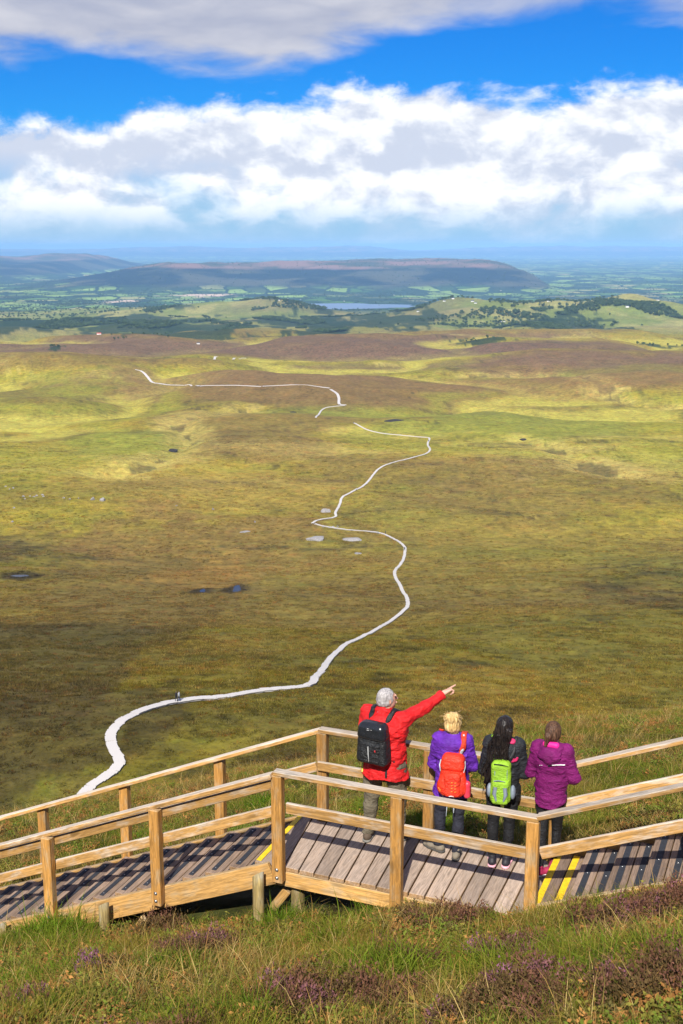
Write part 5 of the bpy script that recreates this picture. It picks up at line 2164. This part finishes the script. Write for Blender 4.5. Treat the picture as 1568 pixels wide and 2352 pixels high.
def hair_mat(name, a, b_, rough=.45):
    m, g, b = material(name)
    oc = g.node('ShaderNodeTexCoord').outputs['Object']
    n = g.noise(g.mapping(oc, scale=(90, 90, 9)), 1.0, 4, .65)
    n2 = g.noise(oc, 14, 3)
    c = g.mix(g.ramp(n, .35, .68), a, b_)
    c = g.mix(g.ramp(n2, .4, .7, 0, .4), c, a)
    g.l.new(c, b.inputs['Base Color'])
    b.inputs['Roughness'].default_value = rough
    b.inputs['Specular IOR Level'].default_value = .22
    bump(g, b, n, .8, .004)
    return m


def pack_root(name, F, c, label):
    """a rucksack is a thing of its own, worn on the person's back"""
    p = F['root']
    R3 = Matrix.Rotation(p.rotation_euler.z, 3, 'Z')
    o = empty(name, p.location + R3 @ Vector(c), p.rotation_euler.z)
    return tag(o, label, 'backpack')


# ------------------------------------------------------------------ the four people on the landing
def man():
    jk = cloth_mat('red_shell', (.60, .012, .014), .60, .3)
    tr = cloth_mat('olive_trousers', (.135, .115, .080), .85)
    bk = cloth_mat('black_nylon', (.012, .013, .015), .45, .4)
    gl = plain_mat('black_coated', (.014, .016, .020), .22, 0, .6)
    grey = plain_mat('grey_zip', (.55, .55, .55), .5)
    red = plain_mat('red_tag', (.7, .04, .05), .6)
    shm = plain_mat('brown_boot', (.085, .06, .04), .8)
    som = plain_mat('grey_sole', (.20, .19, .17), .8)
    a = np.array((.46, .77, .34)) / np.linalg.norm((.46, .77, .34))
    s1 = np.array((.215, .02, 1.415))
    el1, wr1 = s1 + a * .275 + (0.01, 0, -.015), s1 + a * .525
    F = figure('grey haired man in a red jacket pointing out over the moor with his right arm', (.452, 11.73, .002), R(-29), 1.715,
               dict(bulk=1.30, jb=1.08, sh=.205, hip=.115, hem=.765, hemw=.170, head_yaw=R(-36), tilt=R(6), head_dx=.012, head_dy=.02, trouser=1.22, tr_amp=.009, jk_amp=.008, shy=(.02, .0), cuff=.075,
                    feet=[(-.155, -.07, R(8)), (.155, .06, R(-18))], elbow=[(-.27, .10, 1.13), tuple(el1)], wrist=[(-.17, .30, 1.02), tuple(wr1)],
                    hand=[((.3, .9, -.2), (0, .1, 1), (1, 0, 0), 'grip'), (tuple(a + np.array((.10, .0, .05))), (-.45, -.2, .85), (-.8, .4, -.1), 'point')],
                    jk_mat=jk, tr_mat=tr, shoe_mat=shm, sole_mat=som, body_h=.006))
    root, J, Z = F['root'], F['J'], F['Z']
    hair_cap(F, 'hair', hair_mat('grey_hair', (.24, .225, .225), (.52, .49, .49)), front=.040, low=-.050, grow=.006, amp=.0045, freq=(45, 45, 45), seed=4)
    # patterned neckerchief at the collar
    S = Sdf(F['hc'] - (.16, .18, .24), F['hc'] + (.16, .16, -.02), .005)
    S.cone(F['hc'] + (-.05, -.02, -.125), F['hc'] + (.05, -.02, -.125), .040, .040, .02, (1, 1.25, .8))
    S.cone(F['hc'] + (.0, .03, -.125), F['hc'] + (.0, .05, -.125), .05, .05, .03)
    S.ell(F['hc'] + (-.035, -.098, -.165), (.042, .022, .046), .015)
    S.noise(.006, (25, 25, 25), 9)
    m, g, b = material('neckerchief')
    oc = g.node('ShaderNodeTexCoord').outputs['Object']
    c = g.mix(g.ramp(g.noise(oc, 45, 3), .45, .55), (.40, .02, .06), (.62, .25, .32))
    g.l.new(c, b.inputs['Base Color'])
    S.obj('neckerchief', m, root)

    # black rucksack
    c0 = (-.015, -.215, 1.18)
    pk = pack_root('backpack', F, c0, 'black backpack with a glossy lid and grey zip, worn over the red jacket')
    B = Sdf((-.27, -.42, .86), (.24, -.06, 1.50), .006)
    B.box((-.01, -.225, 1.17), (.168, .085, .195), .055, .01, taper=-.06)
    B.noise(.006, (12, 12, 14), 41)
    B.obj('main_compartment', bk, pk, c0)
    L = Sdf((-.27, -.42, 1.16), (.24, -.06, 1.50), .006)
    L.box((-.01, -.235, 1.335), (.160, .088, .095), .06, .01, taper=-.08)
    L.noise(.003, (9, 9, 9), 43)
    L.obj('lid', gl, pk, c0)
    Pk = Sdf((-.27, -.42, .86), (.24, -.14, 1.26), .006)
    Pk.box((-.012, -.285, 1.115), (.122, .045, .120), .04, .01)
    Pk.noise(.006, (14, 14, 10), 45)
    fp = Pk.obj('front_pocket', bk, pk, c0)
    o = tubes('zip', [[(-.02, -.338, 1.195), (-.015, -.342, 1.12), (-.01, -.338, 1.03)]], .0055, grey, fp)
    o.location = -Vector(c0)
    o = tubes('tag', [[(.055, -.336, 1.165), (.062, -.336, 1.145)]], .008, red, fp)
    o.location = -Vector(c0)
    o = tubes('emblem', [[(-.04, -.322, 1.382), (-.012, -.3245, 1.382)], [(-.04, -.326, 1.367), (-.012, -.327, 1.367)], [(.004, -.325, 1.374), (.016, -.325, 1.374)]], .0035, grey, pk)
    o.location = -Vector(c0)
    for sx in (-1, 1):
        pts = [(sx * .085, -.14, 1.38), (sx * .105, -.10, 1.45), (sx * .12, -.02, 1.505), (sx * .125, .05, 1.475), (sx * .13, .11, 1.40), (sx * .14, .135, 1.25), (sx * .17, .09, 1.10)]
        J.ribbon(pts, .028, .010).obj('strap', bk, pk, c0)
        pts = [(sx * .17, .09, 1.10), (sx * .19, -.0, 1.03), (sx * .17, -.12, .985)]
        J.ribbon(pts, .015, .009).obj('side_strap', bk, pk, c0)
    J.ribbon([(.12, -.20, .99), (.115, -.19, .90), (.11, -.18, .82)], .012, .009).obj('hanging_strap', bk, pk, c0)
    J.ribbon([(-.13, -.20, .97), (-.12, -.20, .90)], .010, .009).obj('hanging_strap', bk, pk, c0)
    # bottle in the left side pocket
    yl = plain_mat('lime_plastic', (.55, .62, .12), .4)
    o = tubes('pole_handle', [[(-.19, -.13, .80), (-.19, -.13, .98)]], .016, yl, pk, 10)
    o.location = -Vector(c0)


def woman_purple():
    jk = cloth_mat('purple_shell', (.115, .022, .34), .6, .3)
    tr = cloth_mat('navy_trousers', (.022, .023, .034), .8)
    rd = cloth_mat('red_nylon', (.80, .040, .015), .5, .35)
    dk = cloth_mat('strap_red', (.62, .05, .02), .6)
    gy = plain_mat('strap_grey', (.42, .47, .52), .6)
    org = plain_mat('orange_print', (.90, .22, .03), .6)
    wh = plain_mat('white_print', (.8, .8, .8), .6)
    shm = plain_mat('taupe_shoe', (.20, .17, .13), .8)
    som = plain_mat('dark_sole', (.07, .065, .06), .8)
    F = figure('woman in a purple hooded jacket with a blonde bun, beside the pointing man', (1.14, 11.46, .002), R(-13), 1.55,
               dict(bulk=1.0, jb=1.10, sh=.150, hem=.735, hemw=.180, hood=True, trouser=1.05, tr_amp=.008, jk_amp=.007, head_yaw=R(-6), tilt=R(-4),
                    feet=[(-.13, .01, R(62)), (.075, -.11, R(-4))], elbow=[(-.205, .03, .98), (.21, .04, .98)], wrist=[(-.09, .26, .97), (.09, .27, .97)],
                    hand=[((.5, .8, .1), (0, -.1, 1), (1, 0, 0), 'grip'), ((-.5, .8, .1), (0, -.1, 1), (-1, 0, 0), 'grip')],
                    jk_mat=jk, tr_mat=tr, shoe_mat=shm, sole_mat=som))
    root, J, f = F['root'], F['J'], F['f']
    hm = hair_mat('blonde_hair', (.42, .25, .085), (.82, .62, .30))

    def bun(S, T, f):
        S.ell(T(0, -.070, .085), np.array((.080, .065, .060)) * f, .02)
        S.ell(T(.03, -.085, .075), np.array((.045, .04, .04)) * f, .02)
        S.ell(T(-.03, -.07, .085), np.array((.045, .04, .045)) * f, .02)
    hair_cap(F, 'hair', hm, front=.03, low=-.085, grow=.016, amp=.007, freq=(38, 38, 20), seed=7, extra=bun)
    rg = random.Random(3)
    lines = []
    T = F['T']
    for _ in range(90):
        a = rg.uniform(-2.6, 2.6)
        p = T(.07 * math.sin(a) + rg.gauss(0, .01), -.075 + .03 * math.cos(a), .09 + rg.uniform(-.02, .045))
        d = Vector((rg.gauss(0, .5), rg.gauss(-.2, .4), rg.uniform(-.5, .5))).normalized()
        L = [tuple(p)]
        for k in range(4):
            d = (d + Vector((rg.gauss(0, .35), rg.gauss(0, .35), -.22))).normalized()
            p = p + np.array(d) * rg.uniform(.010, .022)
            L.append(tuple(p))
        lines.append(L)
    for _ in range(26):
        x = rg.uniform(-.07, .07)
        p = T(x, -.075 + abs(x) * .6, -.05)
        L = [tuple(p)]
        for k in range(4):
            p = p + np.array((rg.gauss(0, .006), rg.gauss(-.002, .004), -.02))
            L.append(tuple(p))
        lines.append(L)
    tubes('loose_strands', lines, .0022, hm, root)
    # red rucksack
    c0 = (.035, -.21, 1.02)
    pk = pack_root('backpack', F, c0, 'red orange backpack on the purple jacket, grey strap and hanging buckles')
    B = Sdf((-.22, -.40, .66), (.28, -.05, 1.30), .006)
    B.box((.035, -.205, .985), (.125, .080, .215), .06, .01, taper=-.10)
    B.ell((.035, -.24, .87), (.150, .085, .115), .04)
    B.noise(.005, (13, 13, 13), 51)
    B.obj('main_compartment', rd, pk, c0)
    L = Sdf((-.22, -.40, .95), (.28, -.05, 1.30), .006)
    L.box((.035, -.225, 1.125), (.118, .078, .085), .055, .01, taper=-.12)
    L.noise(.004, (12, 12, 12), 52)
    L.obj('lid', rd, pk, c0)
    Pk = Sdf((-.22, -.42, .68), (.28, -.15, 1.10), .006)
    Pk.box((.04, -.290, .905), (.085, .045, .13), .04, .01)
    Pk.noise(.005, (14, 14, 9), 53)
    fp = Pk.obj('front_pocket', rd, pk, c0)

    def marks(name, lines, r, mat, par):
        o = tubes(name, lines, r, mat, par)
        o.location = -Vector(c0)
        return o
    marks('orange_print', [[(.035 + .035 * i, -.3385, .945 - .032 * j), (.052 + .035 * i, -.3385, .949 - .032 * j), (.050 + .035 * i, -.3385, .938 - .032 * j)] for i in range(2) for j in range(4)] +
          [[(-.10, -.285, .86), (-.085, -.295, .84), (-.095, -.285, .82)], [(-.075, -.305, .85), (-.08, -.305, .82)]], .0065, org, fp)
    marks('white_logo', [[(.015, -.330, .793), (.04, -.334, .800), (.065, -.330, .793)]], .005, wh, fp)
    marks('compression_strap', [[(-.088, -.21, 1.13), (-.098, -.235, 1.08), (-.085, -.27, 1.03)]], .009, gy, pk)
    marks('compression_strap', [[(.152, -.20, 1.13), (.158, -.23, 1.08), (.15, -.26, 1.03)]], .009, gy, pk)
    # bottle in the side net
    Bt = Sdf((.10, -.36, .72), (.28, -.12, 1.02), .005)
    Bt.cone((.185, -.23, .78), (.185, -.235, .90), .036, .036, .005)
    bottle = Bt.obj('bottle', plain_mat('bottle_red', (.72, .05, .09), .35), pk, c0)
    marks('bottle_label', [[(.185, -.232, .885), (.185, -.234, .925)]], .037, wh, bottle)
    for sx in (-1, 1):
        pts = [(.03 + sx * .075, -.165, 1.17), (.02 + sx * .105, -.13, 1.265), (sx * .118, -.06, 1.345), (sx * .12, .03, 1.365), (sx * .125, .10, 1.26), (sx * .13, .13, 1.10), (sx * .17, .06, .92)]
        if sx < 0:
            pts = pts[3:]
        J.ribbon(pts, .030, .011).obj('strap', dk, pk, c0)
        if sx > 0:
            J.ribbon([(.105, -.165, 1.17), (.125, -.13, 1.265), (.118, -.065, 1.345)], .017, .009, .013).obj('strap_webbing', gy, pk, c0)
    marks('hanging_strap', [[(-.09, -.20, .80), (-.06, -.21, .72), (-.02, -.19, .66), (-.03, -.18, .50)]], .008, gy, pk)
    marks('hanging_strap', [[(.045, -.21, .77), (.05, -.20, .66), (.048, -.19, .55)]], .013, gy, pk)


def woman_black():
    jk = cloth_mat('black_softshell', (.016, .018, .022), .6, .35)
    tr = cloth_mat('black_trousers', (.013, .013, .015), .75)
    lm = cloth_mat('lime_nylon', (.26, .47, .03), .5, .3)
    gy = plain_mat('mesh_grey', (.20, .24, .30), .6)
    bk = plain_mat('black_webbing', (.012, .012, .014), .6)
    pk_ = plain_mat('cerise', (.50, .02, .11), .65)
    shm = plain_mat('black_trainer', (.02, .018, .025), .6)
    som = plain_mat('pink_sole', (.85, .42, .50), .5)
    lac = plain_mat('pink_trim', (.80, .05, .25), .5)
    F = figure('woman with very long dark wavy hair in a black jacket and lime backpack', (1.64, 11.25, .002), R(-14), 1.60,
               dict(jb=1.02, sh=.150, hem=.77, hemw=.162, trouser=.95, tr_amp=.005, jk_amp=.006, head_yaw=R(-16), tilt=R(-3), hood=False, cuff=.10,
                    feet=[(-.085, -.06, R(6)), (.06, -.05, R(-6))], elbow=[(-.205, .02, 1.0), (.21, .03, 1.0)], wrist=[(-.10, .25, .965), (.10, .25, .965)],
                    hand=[((.5, .8, .1), (0, -.1, 1), (1, 0, 0), 'grip'), ((-.5, .8, .1), (0, -.1, 1), (-1, 0, 0), 'grip')],
                    jk_mat=jk, tr_mat=tr, shoe_mat=shm, sole_mat=som, lace_mat=lac))
    root, J, f = F['root'], F['J'], F['f']
    hm = hair_mat('black_hair', (.006, .005, .006), (.035, .026, .022), .32)

    def fall(S, T, f):
        rg = random.Random(8)
        for i in range(15):
            x = -.075 + .15 * (i / 14)
            p = T(x, -.075 + 1.4 * x * x, -.02)
            ph = rg.uniform(0, 6)
            n = 8
            Lh = rg.uniform(.40, .55)
            for k in range(n):
                u, u2 = k / n, (k + 1) / n
                def at(u):
                    return p + np.array((x * .35 * u - .05 * u + .014 * math.sin(ph + 9 * u), -.045 * u ** .5 - .055 * u - .010 * math.cos(ph + 8 * u), -Lh * u))
                S.cone(at(u), at(u2), .027 * (1 - .5 * u), .027 * (1 - .5 * u2), .012)
    hair_cap(F, 'hair', hm, front=.035, low=-.09, grow=.015, amp=.004, freq=(55, 55, 14), seed=17, extra=fall)
    rg = random.Random(5)
    lines = []
    T = F['T']
    for _ in range(70):
        x = rg.uniform(-.095, .085)
        p = T(x, -.115 + 1.4 * x * x, rg.uniform(-.10, .0)) + np.array((0, -.03, 0))
        ph, Lh = rg.uniform(0, 6), rg.uniform(.34, .54)
        L = []
        for k in range(9):
            u = k / 8
            L.append(tuple(p + np.array((x * .5 * u - .05 * u + .016 * math.sin(ph + 11 * u), -.04 * u - .012 * math.cos(ph + 9 * u) - .02, -Lh * u))))
        lines.append(L)
    tubes('loose_strands', lines, .0035, hm, root)
    # cerise lining at the neck and a panel on the shoulder
    J.ribbon([(.03, -.09, 1.40), (.085, -.06, 1.37), (.11, -.03, 1.33)], .030, .009, .006).obj('collar_lining', pk_, root)
    J.ribbon([(.09, -.14, 1.20), (.135, -.13, 1.195), (.15, -.12, 1.215)], .022, .009, .003).obj('shoulder_panel', pk_, root)
    c0 = (0, -.2, 1.0)
    pk = pack_root('backpack', F, c0, 'lime green backpack with grey mesh pockets under the long dark hair')
    B = Sdf((-.24, -.38, .70), (.24, -.05, 1.30), .006)
    B.box((-.005, -.20, .99), (.100, .070, .225), .055, .01, taper=-.03)
    B.noise(.004, (14, 14, 14), 61)
    B.obj('main_compartment', lm, pk, c0)
    Pk = Sdf((-.24, -.40, .72), (.24, -.12, 1.20), .006)
    Pk.box((-.002, -.262, .905), (.085, .040, .13), .04, .01)
    Pk.noise(.003, (14, 14, 9), 63)
    fp = Pk.obj('front_pocket', lm, pk, c0)

    def marks(name, lines, r, mat, par, n=4):
        o = tubes(name, lines, r, mat, par, n)
        o.location = -Vector(c0)
        return o
    for sx in (-1, 1):
        marks('mesh_panel', [[(sx * .045, -.294, .975), (sx * .056, -.299, .90), (sx * .036, -.299, .825)]], .021, gy, fp, 8)
        Sd = Sdf((min(sx * .05, sx * .19), -.30, .78), (max(sx * .05, sx * .19), -.10, 1.0), .006)
        Sd.ell((sx * .115, -.19, .885), (.030, .050, .075), .01)
        Sd.obj('side_pocket', gy, pk, c0)
        pts = [(sx * .07, -.14, 1.20), (sx * .105, -.10, 1.28), (sx * .115, -.02, 1.385), (sx * .12, .05, 1.36), (sx * .125, .11, 1.24), (sx * .13, .12, 1.10), (sx * .16, .06, .95)]
        J.ribbon(pts, .024, .010).obj('strap', lm if sx < 0 else bk, pk, c0)
        marks('hip_belt', [[(sx * .10, -.19, .83), (sx * .06, -.21, .74), (sx * .02, -.20, .68)]], .010, bk, pk)
    marks('piping', [[(-.065, -.292, 1.03), (-.02, -.302, 1.045), (.05, -.295, 1.035)], [(-.06, -.262, 1.13), (-.06, -.27, 1.08)], [(.06, -.262, 1.15), (.062, -.27, 1.05)]], .006, gy, pk)
    marks('zip', [[(-.07, -.268, 1.20), (0, -.275, 1.205), (.07, -.268, 1.19)]], .005, bk, pk)
    marks('buckle', [[(-.02, -.20, .70), (0, -.205, .665), (.02, -.20, .70)]], .014, bk, pk)


def woman_plum():
    jk = cloth_mat('plum_softshell', (.165, .008, .105), .7, .25)
    tr = cloth_mat('black_leggings', (.012, .012, .014), .6, .3)
    pk_ = plain_mat('hot_pink', (.78, .015, .25), .6)
    wh = plain_mat('reflective', (.85, .85, .85), .4)
    shm = plain_mat('pink_trainer', (.32, .02, .07), .6)
    som = plain_mat('white_sole', (.80, .78, .78), .5)
    lac = plain_mat('bright_lace', (.85, .06, .22), .5)
    F = figure('woman in a plum running jacket and black leggings with brown tied hair', (2.095, 11.085, .002), R(-24), 1.615,
               dict(jb=1.00, sh=.150, hem=.80, hemw=.160, tail=.10, hood=False, trouser=.80, tr_amp=.002, jk_amp=.006, head_yaw=R(-2), tilt=R(-4), cuff=.12,
                    hip=.082, feet=[(-.050, -.13, R(-50)), (.050, .06, R(-22))], elbow=[(-.215, .0, 1.04), (.225, .01, 1.05)], wrist=[(-.09, .20, 1.15), (.09, .20, 1.15)],
                    hand=[((.5, .8, .1), (0, -.1, 1), (1, 0, 0), 'grip'), ((-.5, .8, .1), (0, -.1, 1), (-1, 0, 0), 'grip')],
                    jk_mat=jk, tr_mat=tr, shoe_mat=shm, sole_mat=som, lace_mat=lac))
    root, J, f = F['root'], F['J'], F['f']
    hm = hair_mat('brown_hair', (.040, .021, .013), (.17, .088, .052), .6)

    def tail(S, T, f):
        S.ell(T(-.018, -.122, .0), np.array((.036, .030, .036)) * f, .008)
        S.cone(T(-.022, -.135, -.015), T(-.040, -.125, -.115), .030 * f, .016 * f, .010)
    hair_cap(F, 'hair', hm, front=.030, low=-.060, grow=.008, amp=.003, freq=(50, 50, 24), seed=27, extra=tail)
    # soft hood lying on the back, bright lining, reflective lines
    S = Sdf((-.22, -.30, 1.12), (.22, .10, 1.52), .006)
    S.ell((0, -.115, 1.300), (.118, .070, .090), .02)
    S.cone((-.080, -.055, 1.365), (.080, -.055, 1.365), .046, .046, .02)
    S.ell((0, -.050, 1.455), (.066, .058, .080), .01, cut=True)
    S.noise(.007, (14, 14, 20), 71)
    S.obj('hood', jk, root)
    S = Sdf((-.15, -.22, 1.2), (.15, .1, 1.52), .006)
    S.cone((-.050, -.075, 1.400), (.050, -.075, 1.400), .034, .034, .02, (1, 1, 1))
    S.ell((0, -.03, 1.485), (.055, .05, .07), .01, cut=True)
    S.obj('lining', pk_, root)
    J.ribbon([(-.17, -.10, 1.145), (-.12, -.14, 1.185), (-.07, -.16, 1.205), (-.04, -.165, 1.21)], .0065, .009, .004).obj('reflective_line', wh, root)
    J.ribbon([(.04, -.16, 1.225), (.10, -.14, 1.232), (.15, -.10, 1.225)], .0065, .009, .004).obj('reflective_line', wh, root)
    J.ribbon([(.055, -.15, .955), (.10, -.14, .975)], .011, .009, .004).obj('reflective_mark', wh, root)
    tubes('toggle', [[(.0, -.163, 1.215), (.035, -.160, 1.222)]], .008, tr, root)


man()
woman_purple()
woman_black()
woman_plum()


# ------------------------------------------------------------------ walkers far out on the boardwalk
def walker_meshes():
    S = Sdf((-.4, -.4, -.02), (.4, .4, 1.8), .03)
    for q, st in ((-1, .14), (1, -.14)):
        S.cone((q * .09, 0, .9), (q * .10, st * .5 + .03, .5), .09, .065, .03)
        S.cone((q * .10, st * .5 + .03, .5), (q * .11, st, .06), .065, .045, .03)
        S.cone((q * .11, st, .05), (q * .11, st + .12, .04), .05, .04, .02)
    S.ell((0, 0, .95), (.17, .12, .14), .03)
    a = S.obj('trousers', None, None)
    S = Sdf((-.45, -.4, .75), (.45, .4, 1.8), .03)
    S.cone((0, 0, .9), (0, 0, 1.3), .16, .18, .05, (1.1, .8, 1))
    S.cone((-.18, 0, 1.4), (.18, 0, 1.4), .075, .075, .05)
    for q, st in ((-1, -.1), (1, .12)):
        S.cone((q * .20, 0, 1.4), (q * .27, st * .5, 1.12), .065, .055, .03)
        S.cone((q * .27, st * .5, 1.12), (q * .24, st + .12, .93), .055, .045, .03)
    b = S.obj('jacket', None, None)
    S = Sdf((-.2, -.2, 1.35), (.2, .2, 1.8), .025)
    S.cone((0, 0, 1.4), (0, 0, 1.55), .06, .055, .03)
    S.ell((0, 0, 1.64), (.085, .10, .12), .03)
    c = S.obj('body', None, None)
    res = [('trousers', a.data), ('jacket', b.data), ('body', c.data)]
    for o in (a, b, c):
        bpy.data.objects.remove(o)
    for nm, me in res:
        me.materials.append(None)
    return res


WM = walker_meshes()
dark = plain_mat('walker_dark', (.02, .02, .025), .8)
pale = plain_mat('walker_pale', (.45, .46, .50), .8)
teal = plain_mat('walker_teal', (.02, .25, .32), .8)
navy = plain_mat('walker_navy', (.02, .03, .07), .8)
hairm = plain_mat('walker_head', (.12, .08, .06), .8)


def walker(px, py, jm, tm, label, rz, dx=0.0):
    c = ground_at(px, py)
    r = empty('person', (c[0] + dx, c[1], c[2] + .34), rz)
    tag(r, label, 'person')
    for nm, me in WM:
        o = link(bpy.data.objects.new(nm, me), r)
        o.material_slots[0].link = 'OBJECT'
        o.material_slots[0].material = {'trousers': tm, 'jacket': jm, 'body': hairm}[nm]


walker(405, 1616, dark, dark, 'walker all in black on the boardwalk, walking beside one in a pale top', R(60))
walker(411, 1615, pale, navy, 'walker in a pale top on the boardwalk, walking beside one in black', R(70))
walker(929, 1266, navy, dark, 'walker in dark clothes alone on the straight of the boardwalk above the bend', R(0))
walker(868, 1229, teal, navy, 'walker in a teal jacket on the boardwalk near the flat rock slabs', R(80))
walker(885, 1228, navy, dark, 'walker in navy just behind the one in teal on the boardwalk', R(80))
walker(818, 1128, pale, dark, 'walker in a pale top on the boardwalk above the boulder', R(20))
walker(984, 1016, dark, dark, 'walker in black at the far hairpin of the boardwalk', R(0))
walker(985, 1026, navy, dark, 'walker in navy just below the far hairpin of the boardwalk', R(0))
walker(812, 974, dark, navy, 'walker where the boardwalk drops out of sight behind the green rise', R(0))


scatter_near()
scatter_moor()


# ------------------------------------------------------------------ the air between here and the far hills
def build_haze():
    bm = bmesh.new()
    bmesh.ops.create_cube(bm, size=1.0)
    o = bm_obj('haze', bm, None)
    z0, z1 = -420.0, CAM_H + 75.0
    o.scale = (150000, 150000, z1 - z0)
    o.location = (0, 0, (z0 + z1) / 2)
    m = bpy.data.materials.new('haze')
    m.use_nodes = True
    nt = m.node_tree
    nt.nodes.clear()
    v = nt.nodes.new('ShaderNodeVolumePrincipled')
    v.inputs['Color'].default_value = (.31, .59, .98, 1)
    v.inputs['Density'].default_value = 4.3e-5
    v.inputs['Anisotropy'].default_value = -0.3
    out = nt.nodes.new('ShaderNodeOutputMaterial')
    nt.links.new(v.outputs[0], out.inputs['Volume'])
    o.data.materials.append(m)
    tag(o, 'thin blue summer haze over the lowland', kind='stuff')


build_haze()
